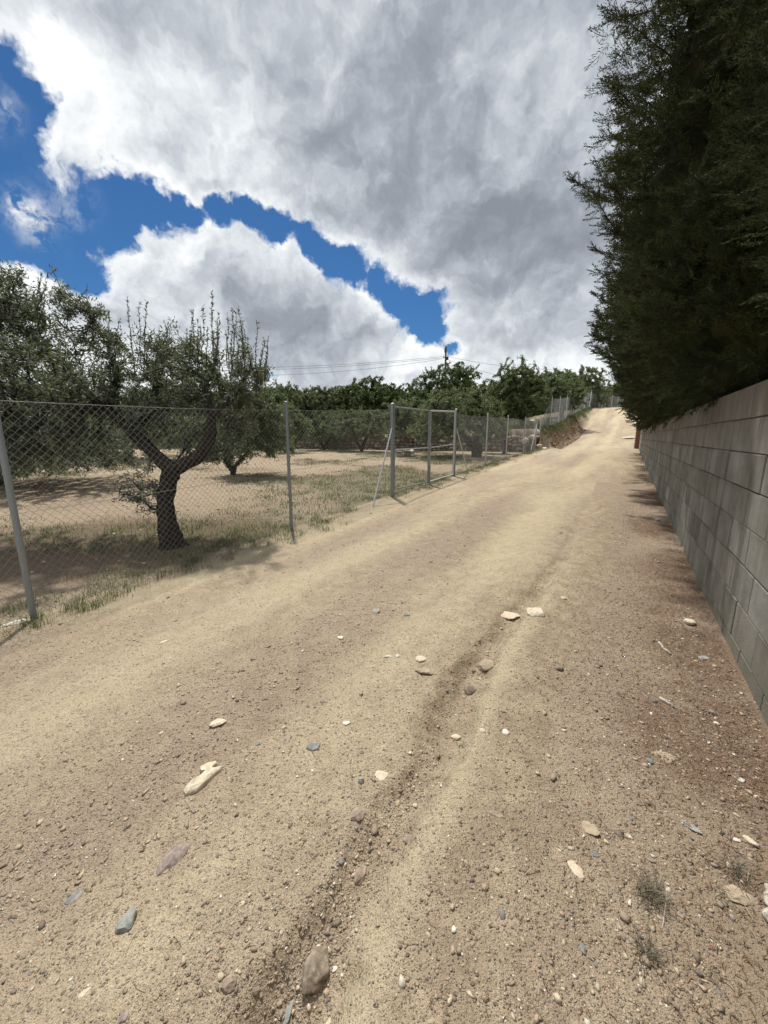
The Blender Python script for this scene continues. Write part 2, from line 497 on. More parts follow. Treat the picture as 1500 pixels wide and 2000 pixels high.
def rock_material(name, c1, c2, c3, scale=30, bdist=.006):
    m, N, p = material(name, .88, .25)
    co = N.n('ShaderNodeTexCoord').outputs['Object']
    n = N.noise(co, scale, 6, .65); n2 = N.noise(co, scale * .35, 4, .6, dist=1.5)
    c = N.mix(N.smooth(n, .35, .65), c1, c2)
    c = N.mix(N.smooth(n2, .52, .64, 0, .8), c, c3)
    if name.endswith(('limestone', 'slate', 'stone')) and 'dry' not in name:
        d_ = N.noise(co, 55, 5, .7)
        c = N.mix(N.smooth(d_, .45, .65, .02, .42), c, (.44, .36, .25))
    N.set(p.inputs['Base Color'], c)
    bump(N, p, N.math('ADD', n, N.math('MULTIPLY', n2, 1.5)), .7, bdist)
    return m


def bark_material():
    m, N, p = material('olive_bark', .95, .1)
    co = N.n('ShaderNodeTexCoord').outputs['Object']
    st = N.vmath('MULTIPLY', co, (1, 1, .28))
    n = N.noise(st, 16, 6, .7, dist=.8); v = N.n('ShaderNodeTexVoronoi'); v.feature = 'DISTANCE_TO_EDGE'; N.set(v.inputs['Vector'], N.vmath('ADD', st, N.vmath('SCALE', N.noise(st, 9, 3, out='Color'), scale=.15))); v.inputs['Scale'].default_value = 22
    N.set(p.inputs['Base Color'], N.mix(n, (0.022, 0.018, 0.015), (0.115, 0.098, 0.082)))
    bump(N, p, N.math('ADD', N.math('MULTIPLY', n, 1.5), N.smooth(v.outputs['Distance'], 0, .18)), 1.0, .02)
    return m


def leaf_material(name, top, under, trans=(0.10, 0.13, 0.03), rough=.5, tw=.22, var=.5):
    m, N, p = material(name, rough, .35)
    g = N.n('ShaderNodeNewGeometry')
    a = N.n('ShaderNodeAttribute'); a.attribute_name = 'shade'
    c = N.mix(g.outputs['Backfacing'], top, under)
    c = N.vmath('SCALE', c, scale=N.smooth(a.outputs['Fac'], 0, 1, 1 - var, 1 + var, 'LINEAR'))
    N.set(p.inputs['Base Color'], c)
    tr = N.n('ShaderNodeBsdfTranslucent'); N.set(tr.inputs[0], trans)
    mx = N.n('ShaderNodeMixShader'); mx.inputs[0].default_value = tw
    N.t.links.new(p.outputs[0], mx.inputs[1]); N.t.links.new(tr.outputs[0], mx.inputs[2])
    out = [n for n in N.t.nodes if n.type == 'OUTPUT_MATERIAL'][0]
    N.t.links.new(mx.outputs[0], out.inputs[0])
    return m


def metal_material(name, c1, c2, rough=.55, metallic=.55):
    m, N, p = material(name, rough, .4)
    co = N.n('ShaderNodeTexCoord').outputs['Object']
    n = N.noise(co, 25, 5, .6); n2 = N.noise(N.vmath('MULTIPLY', co, (1, 1, .15)), 60, 3, .6)
    N.set(p.inputs['Base Color'], N.mix(N.math('MULTIPLY', N.math('ADD', n, n2), .5), c1, c2))
    p.inputs['Metallic'].default_value = metallic
    N.set(p.inputs['Roughness'], N.smooth(n, .3, .7, rough - .12, rough + .15))
    return m


def block_material():
    m, N, p = material('concrete_block', .93, .2)
    a = N.n('ShaderNodeAttribute'); a.attribute_name = 'tint'
    co = N.n('ShaderNodeTexCoord').outputs['Object']      # x along, z up
    n = N.noise(co, 40, 5, .7); n2 = N.noise(co, 3.0, 5, .65)
    streak = N.noise(N.vmath('MULTIPLY', co, (1, 1, .07)), 14, 4, .6)
    streak2 = N.noise(N.vmath('MULTIPLY', co, (1, 1, .10)), 5, 4, .6)
    sx = N.n('ShaderNodeSeparateXYZ'); N.set(sx.inputs[0], co)
    top = N.smooth(sx.outputs[2], 1.35, 2.05)
    c = N.vmath('MULTIPLY', a.outputs['Color'], (1, 1, 1))
    c = N.mix(N.smooth(n2, .35, .7), c, N.vmath('MULTIPLY', c, (.70, .70, .66)))
    c = N.mix(N.smooth(streak, .52, .72, 0, .5), c, N.vmath('MULTIPLY', c, (1.35, 1.33, 1.28)))
    c = N.mix(N.smooth(streak2, .46, .70, 0, .55), c, (.085, .082, .062))
    # rain-washed dirt running down from the coping, moss low down
    c = N.mix(N.math('MULTIPLY', top, N.smooth(streak, .30, .62, .35, .85)), c, (.16, .125, .092))
    low = N.smooth(N.math('ADD', sx.outputs[2], N.math('MULTIPLY', n2, .35)), .62, .22)
    c = N.mix(N.math('MULTIPLY', low, .55), c, (.235, .225, .165))
    jn = N.math('FRACT', N.math('DIVIDE', N.math('SUBTRACT', CAM_H + .4 + 2.605, N.math('ADD', sx.outputs[2], N.math('MULTIPLY', N.math('SUBTRACT', n, .5), .03))), .2605))
    jb = N.smooth(N.math('ABSOLUTE', N.math('SUBTRACT', jn, .5)), .43, .49)
    c = N.mix(N.math('MULTIPLY', jb, N.smooth(N.noise(co, 4.5, 5, .7), .48, .62, 0, .75)), c, (.30, .275, .215))
    c = N.mix(N.math('MULTIPLY', N.smooth(jn, .25, .0), N.smooth(N.noise(co, 2.2, 5, .7), .45, .65, 0, .55)), c, (.10, .092, .072))
    pit = N.noise(co, 220, 2, .6)
    c = N.mix(N.smooth(pit, .58, .70, 0, .5), c, N.vmath('MULTIPLY', c, (.5, .5, .5)))
    N.set(p.inputs['Base Color'], c)
    bump(N, p, N.math('ADD', N.math('MULTIPLY', n, 1.0), N.math('MULTIPLY', N.smooth(pit, .7, .45), .8)), .9, .007)
    return m


M = {}
M['ground'] = ground_material()
M['pebble'] = tint_material('gravel_stone', .9, 120, .25)
M['stone'] = tint_material('field_stone', .92, 14, .35, .8, .02)
M['bark'] = bark_material()
M['olive'] = leaf_material('olive_leaf', (0.070, 0.086, 0.055), (0.235, 0.255, 0.21), trans=(.16, .20, .06), tw=.25)
M['olive_far'] = leaf_material('olive_leaf_far', (0.125, 0.155, 0.070), (0.200, 0.225, 0.138), trans=(.16, .21, .06), var=.45, tw=.28)
M['oak'] = leaf_material('evergreen_leaf', (0.078, 0.102, 0.038), (0.125, 0.155, 0.066), trans=(.16, .21, .06), var=.5)
M['bright'] = leaf_material('fresh_leaf', (0.095, 0.130, 0.036), (0.14, 0.18, 0.07), var=.4)
M['cypress'] = leaf_material('cypress_leaf', (0.044, 0.056, 0.020), (0.052, 0.062, 0.026), trans=(.05, .062, .018), rough=.95, tw=.12, var=.7)
_m = M['cypress']; _N = NT.__new__(NT); _N.t = _m.node_tree
_p = [n for n in _m.node_tree.nodes if n.type == 'BSDF_PRINCIPLED'][0]; _src = _p.inputs['Base Color'].links[0].from_socket
_co = _N.n('ShaderNodeTexCoord').outputs['Object']
_N.set(_p.inputs['Base Color'], _N.mix(_N.smooth(_N.noise(_co, 2.6, 4, .65), .60, .70, 0, .55), _N.mix(_N.smooth(_N.noise(_co, 1.3, 3, .6), .35, .65), _N.vmath('MULTIPLY', _src, (.72, .74, .8)), _N.vmath('MULTIPLY', _src, (1.35, 1.35, 1.15))), (.085, .058, .030)))
M['grass'] = leaf_material('grass_blade', (0.125, 0.150, 0.055), (0.14, 0.165, 0.065), rough=.6, tw=.3, var=.5)
M['straw'] = leaf_material('dry_straw', (0.30, 0.24, 0.15), (0.30, 0.25, 0.16), rough=.7, tw=.15, var=.5)
M['needle'] = leaf_material('dead_needle', (0.13, 0.070, 0.036), (0.15, 0.085, 0.045), rough=.8, tw=.05, var=.6)
M['galv'] = metal_material('galvanised_steel', (0.20, 0.225, 0.24), (0.36, 0.39, 0.41))
M['galv_light'] = metal_material('new_galvanised_steel', (0.45, 0.475, 0.49), (0.62, 0.64, 0.65), .5, .3)
M['wire'] = metal_material('fence_wire', (0.15, 0.155, 0.15), (0.27, 0.27, 0.255), .6, .3)
M['block'] = block_material()
M['mortar'] = rock_material('mortar', (.16, .15, .13), (.25, .24, .21), (.12, .115, .10), 60, .003)
M['wood'] = rock_material('creosoted_wood', (.05, .035, .025), (.10, .07, .05), (.035, .026, .02), 20, .005)
M['grey_wood'] = rock_material('weathered_wood', (.36, .32, .26), (.52, .47, .39), (.20, .165, .13), 60, .003)
M['cable'] = rock_material('black_cable', (.02, .02, .02), (.04, .04, .04), (.03, .03, .03), 20, .001)


# ------------------------------------------------------------ the ground
def axis(segs):
    out = []
    for a, b, d0, d1 in segs:
        x = a
        while x < b - 1e-6:
            out.append(x); t = (x - a) / (b - a); x += d0 * (1 - t) + d1 * t
    out.append(segs[-1][1])
    return np.array(out)


def surface_masks(X, Y):
    s, r = to_sr(X, Y)
    sd, dep = rut_sd(X, Y)
    n = fbm(s * .35, r * 1.8, 101, 4); n2 = fbm(X * .9, Y * .9, 111, 3)
    sand = np.clip(.52 + 2.3 * n + .25 * n2, 0, 1)
    bands = np.zeros_like(s)
    for c, w, a in ((-3.9, .35, .30), (-2.55, .5, .40), (-1.1, .42, .55), (-.45, .25, .1), (-3.25, .3, .15)):
        bands += a * np.exp(-((r - c - .5 * fbm(s * .2, s * 0, 7, 2)) / w) ** 2)
    sand = np.clip(sand * .75 + bands * 1.1, 0, 1) * (1 - (1 - sst(-sd, -.25, .3)) * sst(s, 15, 8))
    ridge = np.exp(-((sd - .12) / .09) ** 2) * np.clip(dep / .05, 0, 1)
    sand = np.clip(sand + ridge * .95, 0, 1) * (r > -4.9)
    gravel = np.clip(.35 + 2.0 * fbm(s * .3, r * 1.5, 121, 4) + .5 * np.exp(-((r + 3.2) / .4) ** 2) + .45 * np.exp(-((r + 1.9) / .35) ** 2), 0, 1) * (1 - .6 * sand)
    gravel = np.clip(gravel + .45 * sst(sd, .2, .7) * (s < 12), 0, 1)
    litter = np.clip(sst(r, -.45, .62), 0, 1) * sst(s, 60, 20) * (.62 + 1.5 * fbm(X * 1.2, Y * 1.2, 131, 4)) * (r < wall_r(s) + .1)
    rust = np.clip(.62 * np.exp(-((sd + .03) / .07) ** 2) * (dep > .06) * sst(fbm(X * 4, Y * 4, 141, 4), -.02, .2), 0, 1)
    bankm = sst(-r, 3.4, 3.8) * (1 - sst(-r, 4.5, 4.8)) * sst(s, 25.2, 25.8) * sst(s, 46, 36)
    rust = np.clip(rust + bankm * (.80 + 1.0 * fbm(X * .8, Y * .8, 171, 3)), 0, 1)
    sand = sand * (1 - bankm)
    gravel = gravel * (1 - bankm)
    off = sst(-r, 4.35, 4.9)
    td = tw_dist(X, Y)
    green = off * (.50 + 1.8 * fbm(X * .35, Y * .35, 151, 4)) + .55 * np.exp(-((r + 4.55) / .3) ** 2) * (s < 25) * (s > .5)
    green += off * .5 * np.exp(-((X - .5) / 3.0) ** 2 - ((Y - 12) / 2.5) ** 2)
    green += off * sst(td, 0, 2) * 1.0
    green += .8 * np.exp(-((r + 4.35) / .35) ** 2) * sst(s, 25.2, 26)
    # fallen leaves under the near olive, browned further to paint in its shade
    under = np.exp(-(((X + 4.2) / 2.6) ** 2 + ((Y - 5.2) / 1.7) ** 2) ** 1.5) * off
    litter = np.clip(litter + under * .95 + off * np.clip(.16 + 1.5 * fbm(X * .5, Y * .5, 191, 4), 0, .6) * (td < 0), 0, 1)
    sand = sand + off * np.clip(.0 + 1.3 * fbm(X * .3, Y * .3, 161, 3), 0, 1) * (1 - under) * (1 - .9 * sst(td, 0, 2))
    return dict(sand=sand, litter=litter, rust=rust, green=np.clip(green, 0, 1), gravel=np.clip(gravel * (1 - .7 * off) + off * .25, 0, 1))


def ground_sheet(name, label, S, Rr):
    SS, RR = np.meshgrid(S, Rr, indexing='ij')
    X, Y = sr(SS, RR)
    Z = terrain(X, Y)
    V = np.stack([X, Y, Z], -1).reshape(-1, 3)
    ns, nr = len(S), len(Rr)
    idx = np.arange(ns * nr).reshape(ns, nr)
    F = np.stack([idx[:-1, :-1], idx[:-1, 1:], idx[1:, 1:], idx[1:, :-1]], -1).reshape(-1, 4)
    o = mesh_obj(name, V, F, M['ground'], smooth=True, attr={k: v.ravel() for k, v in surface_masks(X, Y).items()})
    return tag(o, label, kind='structure')


S_AX = axis([(-60, -3, 6, .2), (-3, -.5, .1, .03), (-.5, 3.6, .013, .016), (3.6, 12, .018, .07), (12, 30, .07, .13), (30, 56, .13, .2), (56, 80, .2, .7), (80, 900, 1, 60)])
R_ROAD = axis([(-4.55, .95, .016, .016)])
R_ROAD = axis([(-4.55, -2.2, .03, .017), (-2.2, 1.05, .015, .015)])
R_LEFT = axis([(-900, -60, 60, 2), (-60, -20, 1.5, .35), (-20, -7, .3, .08), (-7, -4.55, .06, .03)])
R_RIGHT = axis([(1.05, 3, .1, .4), (3, 900, .5, 60)])
ground_sheet('dirt_road', 'sandy unpaved track with wheel marks and a rain-cut rut', S_AX, R_ROAD)
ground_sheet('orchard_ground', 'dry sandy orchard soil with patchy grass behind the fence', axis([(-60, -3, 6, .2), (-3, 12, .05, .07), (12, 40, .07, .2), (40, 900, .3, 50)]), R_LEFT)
ground_sheet('garden_ground', 'soil of the plot behind the block wall', axis([(-60, -3, 6, .5), (-3, 40, .3, .4), (40, 900, .5, 50)]), R_RIGHT)

# ------------------------------------------------------------ block wall and brick pillar
def block_wall():
    root = empty('block_wall', (*sr(0, 0.82), 0), 0)
    d = np.array(sr(30, wall_r(30))) - np.array(sr(0, .82))
    root.rotation_euler = (0, 0, math.atan2(d[1], d[0]))
    tag(root, 'long grey concrete block wall along the right side of the track', 'wall')
    rg = random.Random(3)
    V = []; F = []; T = []; n = 0
    CH, BL, TH = .2605, .52, .20
    top = CAM_H + .400
    for k in range(10):
        z1 = top - k * CH; z0 = z1 - CH
        x = -2.2 + (BL / 2 if k % 2 else 0) + rg.uniform(-.04, .04)
        while x < 26.3:
            ground_here = CAM_H + np.interp(x, *ROAD_R) - .35
            L = BL * rg.uniform(.97, 1.03)
            if z1 > ground_here:
                gx = .0035 if rg.random() > .10 else .010
                gzp = .0028 if k > 2 else .0045
                x0, x1 = x + gx, x + L - gx
                y0 = rg.uniform(-.003, .003)
                b = .006
                zt = z1 - gzp + (rg.uniform(-.004, .004)); zb = z0 + gzp * .4
                # front face with a small chamfer, slightly skewed
                v = [(x0 + b, y0, zb + b), (x0 + b, y0, zt - b), (x1 - b, y0, zt - b), (x1 - b, y0, zb + b),
                     (x0, y0 - b, zb), (x0, y0 - b, zt), (x1, y0 - b, zt), (x1, y0 - b, zb),
                     (x0, -TH, zb), (x0, -TH, zt), (x1, -TH, zt), (x1, -TH, zb)]
                f = [[0, 1, 2, 3], [4, 5, 1, 0], [5, 6, 2, 1], [6, 7, 3, 2], [7, 4, 0, 3], [8, 9, 5, 4], [9, 10, 6, 5], [10, 11, 7, 6], [11, 8, 4, 7], [11, 10, 9, 8]]
                v = [(p_[0] + rg.uniform(-.0022, .0022), p_[1], p_[2] + rg.uniform(-.0022, .0022)) for p_ in v]
                V += v; F += [[i + n for i in q] for q in f]; n += 12
                g = rg.uniform(.255, .330) * (1.0 if rg.random() > .12 else .8)
                w = rg.uniform(-.012, .012)
                T += [(g + w * .6 + .016, g + .006, g - w * .4 - .028)] * 12
            x += L
    o = mesh_obj('block', V, F, M['block'], root, col=np.array(T))
    m = MB(); m.box((12.0, -.105, CAM_H - .70), (28.3, .17, 2.19)); m.build('mortar', M['mortar'], root)
block_wall()


def brick_pillar():
    root = empty('brick_pillar', (*sr(26.75, .62), 0), -AZ + math.pi / 2)
    root.rotation_euler = (0, 0, math.pi / 2 - AZ)
    tag(root, 'red brick pillar at the far end of the block wall', 'pillar')
    z0 = CAM_H - .95; rg = random.Random(4)
    m = MB()
    m2 = MB(); m2.box((0, 0, z0 + .80), (.41, .41, 1.62)); m2.build('core', M['mortar'], root)
    k = 0; z = z0
    while z < z0 + 1.56:
        for a in range(4):
            c, s_ = math.cos(a * math.pi / 2), math.sin(a * math.pi / 2)
            rot = [[c, -s_, 0], [s_, c, 0], [0, 0, 1]]
            for j in (-1, 1):
                off = np.array((j * .112 + (.0 if k % 2 else .0), -.19, 0)) if k % 2 == 0 else np.array((j * .112 - .0, -.19, 0))
                w = .20 if k % 2 == 0 else (.14 if j > 0 else .24)
                if k % 2: off[0] += (.03 if j > 0 else -.02)
                p = np.array(rot) @ off
                m.box(p + np.array((0, 0, z + .033)), (w, .055, .062), rot, .003)
        z += .074; k += 1
    m.build('brick', rock_material('red_brick', (.26, .10, .065), (.36, .17, .12), (.22, .12, .10), 30, .003), root)
    m = MB(); m.box((0, 0, z + .025), (.5, .5, .05), None, .01); m.build('cap', M['mortar'], root)
brick_pillar()


# ------------------------------------------------------------ fences and gate
def az_of(x, y):
    d = ray(x, y); return math.atan2(d[0], d[1])


def on_line(x, y, fr):
    """point where the vertical plane of a pixel column crosses the line r = fr(s)"""
    a = az_of(x, y); lo, hi = .2, 200
    for _ in range(60):
        mid = (lo + hi) / 2
        if -mid * math.tan(AZ - a) > fr(mid): lo = mid
        else: hi = mid
    return sr(lo, -lo * math.tan(AZ - a))


def add_post(root, X, Y, h, rad=.024, mat='galv', sides=12, lean=(0, 0), sink=.15):
    z = gz(X, Y)
    m = MB(); lx, ly = lean
    m.tube([(X, Y, z - sink), (X + lx * .5, Y + ly * .5, z + h * .5), (X + lx, Y + ly, z + h)], rad, sides)
    p = m.build('post', M[mat], root, smooth=False)
    c = MB(); c.tube([(X + lx, Y + ly, z + h), (X + lx, Y + ly, z + h + .012), (X + lx, Y + ly, z + h + .022)], [rad + .003, rad + .003, rad * .5], sides)
    c.build('cap', M['galv'], p)
    return z


def chain_link(root, pts, H, cell=.073, wr=.0015, fine=True, z_off=.03):
    """diamond netting along a polyline of (X, Y, z) post feet"""
    P = np.array(pts, float)
    seg = np.hypot(*(P[1:, :2] - P[:-1, :2]).T); U = np.concatenate([[0], np.cumsum(seg)]); L = U[-1]
    nv = max(2, int(round(H / (cell / 2)))) if fine else max(3, int(H / .3))
    lines = []
    vs = np.linspace(0, H, nv + 1)
    for sgn in (1, -1):
        a = -H if sgn == 1 else 0
        b = L if sgn == 1 else L + H
        k = math.floor(a / cell) * cell
        while k < b:
            uu = k + sgn * vs
            zig = (np.arange(nv + 1) % 2 * 2 - 1) * (.0022 if fine else 0) * sgn
            ok = (uu >= 0) & (uu <= L)
            if ok.sum() >= 2:
                u_ = uu[ok]; v_ = vs[ok] + zig[ok] * .6
                x = np.interp(u_, U, P[:, 0]); y = np.interp(u_, U, P[:, 1]); z = np.interp(u_, U, P[:, 2]) + v_ + z_off
                # the netting hangs a little: sag between posts
                frac = np.interp(u_, U, np.arange(len(U))) % 1
                z = z - .02 * np.sin(np.pi * frac) * (v_ / H)
                nx, ny = -(P[-1, 1] - P[0, 1]), (P[-1, 0] - P[0, 0]); nn = math.hypot(nx, ny)
                out = zig[ok] * .8 + .012 * np.sin(u_ * 2.1 + 1.3) * np.sin(v_ * 2.3)
                x = x + nx / nn * out; y = y + ny / nn * out
                lines.append(np.stack([x, y, z], 1))
            k += cell
    V = []; F = []; n = 0
    for ln in lines:
        m = len(ln)
        t = ln[-1] - ln[0]; t /= np.linalg.norm(t)
        a = np.cross(t, (0.3, .5, .8)); a /= np.linalg.norm(a); b = np.cross(t, a)
        ring = [(a * math.cos(q) + b * math.sin(q)) * wr for q in (0, 2.094, 4.189)]
        V.append((ln[:, None, :] + np.array(ring)[None]).reshape(-1, 3))
        i = np.arange(m - 1)[:, None] * 3 + n
        for q in range(3):
            q2 = (q + 1) % 3
            F.append(np.concatenate([i + q, i + q2, i + 3 + q2, i + 3 + q], 1))
        n += 3 * m
    o = mesh_obj('netting', np.concatenate(V), np.concatenate(F), M['wire'], root)
    tw = MB()
    for h in (0.02, H * .5, H):
        for i in range(len(P) - 1):
            a, b = P[i], P[i + 1]
            pts_ = [a + (b - a) * t + np.array((0, 0, h + z_off - (.02 * math.sin(math.pi * t) * h / H))) for t in np.linspace(0, 1, 7)]
            tw.tube(pts_, wr * 1.25, 4, False)
    tw.build('tension_wire', M['wire'], root)


LOW = lambda s: np.interp(s, [0, 1.06, 4.42, 7.23, 9.4, 11.4, 14.9, 30], [-4.34, -4.34, -4.50, -4.32, -4.42, -4.50, -4.58, -4.66])
P_NEAR0 = sr(-2.2, -4.3)
F1 = [P_NEAR0, on_line(67, 1210, LOW), on_line(570, 1036, LOW)]
G1 = on_line(766, 970, LOW); GM = on_line(837, 945, LOW); G3 = on_line(886.5, 934, LOW)
F2 = [on_line(948, 908, LOW), on_line(988, 893, LOW), on_line(1022, 883, LOW), sr(24.9, -4.68)]
root = tag(empty('chain_link_fence', (0, 0, 0)), 'near chain link fence in front of the big olive tree, up to the gate', 'fence')
feet = []
for i, (X, Y) in enumerate(F1):
    z = add_post(root, X, Y, 2.0, .025, lean=(.0, .0), sides=16); feet.append((X, Y, z))
feet.append((*G1, gz(*G1)))
chain_link(root, feet, 1.86, fine=True, wr=.0015)
root = tag(empty('chain_link_fence', (0, 0, 0)), 'low chain link fence between the gate and the dry stone wall corner', 'fence')
feet = [(*G3, gz(*G3))]
for X, Y in F2:
    z = add_post(root, X, Y, 2.0, .026, 'galv_light'); feet.append((X, Y, z))
# strut at the end post
e0 = np.array(feet[-1]); e1 = np.array(sr(23.4, -4.66)); z1 = gz(*e1)
m = MB(); m.tube([(e0[0], e0[1], e0[2] + 1.7), (e1[0], e1[1], z1 - .05)], .02, 8); m.build('brace', M['galv_light'], root)
chain_link(root, feet, 1.86, fine=False, wr=.0019)
root = tag(empty('chain_link_fence', (0, 0, 0)), 'chain link fence climbing the bank beside the track to its crest', 'fence')
UPR = lambda s: -4.62 + np.interp(s, [-50, 56, 63, 73, 100, 400], [0, 0, .6, 1.9, 7, 60])
feet = []
for i, (x, y) in enumerate([(1053, 835), (1074, 833), (1090, 831), (1103.7, 824), (1114, 820), (1123.7, 815), (1133, 810), (1140.5, 805), (1147, 802), (1152, 799), (1168, 797), (1181.6, 796.5), (1194, 796), (1205.6, 796), (1215, 796), (1223, 796)]):
    X, Y = on_line(x, y, UPR)
    if i == 0: X, Y = sr(25.7, -4.62)
    tall = 2.25 if i in (0, 9) else 2.0
    z = add_post(root, X, Y, tall, .032 if i in (0, 9) else .027, 'galv_light'); feet.append((X, Y, z))
    if i in (0, 9):
        s_, r_ = to_sr(X, Y)
        X2, Y2 = sr(s_ + (-.35 if i == 0 else -1.6), r_ + (-.25 if i == 0 else 0)); z2 = gz(X2, Y2)
        if i == 0: z2 = z - .1
        m = MB(); m.tube([(X2, Y2, z2 - .05), (X, Y, z + tall * .9)] if i else [(X2, Y2, z2 - .05), (X2, Y2, z2 + 2.35)], .026, 8)
        m.build('brace', M['galv_light'], root)
chain_link(root, feet, 1.86, fine=False, wr=.0025)


def gate():
    root = tag(empty('field_gate', (*G1, 0)), 'double metal gate of welded wire panels in the fence', 'gate')
    O = np.array((*G1, 0.0))
    def loc(p): return np.array(p, float) - O
    z1, zm, z3 = gz(*G1), gz(*GM), gz(*G3)
    for (X, Y), z, h, rd in ((G1, z1, 2.0, .040), (G3, z3, 2.02, .038)):
        m = MB(); m.tube([loc((X, Y, z - .2)), loc((X, Y, z + h))], rd, 16)
        p = m.build('gate_post', M['galv'], root)
        c = MB(); c.tube([loc((X, Y, z + h)), loc((X, Y, z + h + .015)), loc((X, Y, z + h + .03))], [rd + .004, rd + .004, .01], 16); c.build('cap', M['galv_light'], p)
    A = np.array((*G1, 0)); C = np.array((*G3, 0)); Bm = np.array((*GM, 0))
    u = (C - A) / np.linalg.norm(C - A)
    def leaf(P, Q, zb0, zb1, zt0, zt1, flip):
        P = P.copy(); Q = Q.copy()
        fr = MB()
        def q(t, w):   # t along the leaf, w 0 bottom .. 1 top
            return loc(P + (Q - P) * t + np.array((0, 0, (zb0 + (zb1 - zb0) * t) * (1 - w) + (zt0 + (zt1 - zt0) * t) * w)))
        k_ = 1.0 if flip else .72
        fr.tube([q(0, 0), q(0, 1)], .022 * k_, 10); fr.tube([q(1, 0), q(1, 1)], .028, 10)
        fr.tube([q(0, 1), q(1, 1)], .024 * k_, 10); fr.tube([q(0, 0), q(1, 0)], .022 * k_, 10)
        o = fr.build('gate_leaf', M['galv_light' if flip else 'galv'], root)
        r_ = MB(); r_.tube([q(0.015, .49), q(.985, .49)], .012, 8); r_.build('mid_rail', M['galv_light'], o)
        w_ = MB(); L = np.linalg.norm(Q - P)
        n = int(L / .055)
        for i in range(1, n): w_.tube([q(i / n, .005), q(i / n, .995)], .0016, 3, False)
        n = int(1.85 / .10)
        for i in range(1, n): w_.tube([q(.01, i / n), q(.99, i / n)], .0018, 3, False)
        w_.build('wire_mesh', M['wire'], o)
        return o
    g = .07
    leaf(A + u * .09, Bm - u * .035, z1 + .17, zm + .06, z1 + 1.95, zm + 1.92, False)
    leaf(Bm + u * .035, C - u * .08, zm + .06, z3 + .06, zm + 1.92, z3 + 1.96, True)
    k = MB(); k.box(loc((*(Bm[:2] - u[:2] * .0 + np.array((.03, -.03))), zm + .98)), (.06, .05, .09), None, .01)
    k.tube([loc((Bm[0] + .03, Bm[1] - .04, zm + .02)), loc((Bm[0] + .03, Bm[1] - .04, zm + .5))], .009, 8)
    k.build('latch', M['galv'], root)
    for (X, Y), z, ds, dr in ((G1, z1, -1.0, .12), (G3, z3, 1.05, .10)):
        s_, r_ = to_sr(X, Y); X2, Y2 = sr(s_ + ds, r_ + dr); z2 = gz(X2, Y2)
        m = MB(); m.tube([loc((X, Y, z + 1.55)), loc((X2, Y2, z2 - .06))], .017, 8)
        m.build('brace', M['galv_light'], root)
gate()


# ------------------------------------------------------------ rocks
def ico(sub):
    import bmesh
    bm = bmesh.new(); bmesh.ops.create_icosphere(bm, subdivisions=sub, radius=1)
    V = np.array([v.co[:] for v in bm.verts]); F = np.array([[v.index for v in f.verts] for f in bm.faces]); bm.free()
    return V, F
ICO = {k: ico(k) for k in (1, 2, 3, 4)}


def rock_shape(seed, size, sub=3, blocky=.6, rough=.10):
    """an angular stone: sphere cut by random planes, then roughened"""
    V, F = ICO[sub]; V = V.copy(); rg = np.random.default_rng(seed)
    for _ in range(int(14 + 10 * blocky)):
        n = rg.normal(size=3); n /= np.linalg.norm(n); d = rg.uniform(.60, .90)
        h = V @ n; V = V - np.clip(h - d, 0, None)[:, None] * n[None] * (.75 + .25 * blocky)
    d = fbm(V[:, 0] * 2.5 + seed, V[:, 1] * 2.5 + V[:, 2] * 2.1, seed, 4)
    V = V * (1 + rough * 2 * d[:, None])
    V = V * np.array(size) / 2 / np.abs(V).max(0)
    return V, F


ROCKM = {
    'cream': rock_material('cream_limestone', (.50, .43, .31), (.66, .59, .46), (.34, .30, .24), 40),
    'white': rock_material('white_limestone', (.56, .52, .44), (.72, .68, .60), (.42, .37, .29), 40),
    'purple': rock_material('purple_slate', (.20, .155, .14), (.29, .235, .215), (.15, .12, .115), 40),
    'grey': rock_material('grey_slate', (.22, .235, .22), (.34, .35, .32), (.16, .17, .17), 40),
    'blue': rock_material('blue_grey_slate', (.15, .16, .16), (.24, .25, .245), (.11, .12, .12), 40),
    'brown': rock_material('brown_stone', (.15, .12, .09), (.25, .205, .155), (.095, .08, .07), 30),
    'red': rock_material('reddish_stone', (.22, .16, .13), (.32, .25, .20), (.16, .12, .10), 40),
    'tan': rock_material('tan_stone', (.30, .235, .165), (.41, .335, .24), (.22, .17, .125), 40),
    'peach': rock_material('peach_stone', (.56, .45, .34), (.68, .55, .42), (.46, .37, .28), 50),
}


def px_size(X, Y, z, w):
    d = math.sqrt(X * X + Y * Y + (z - CAM_H) ** 2); return w / FPX * d


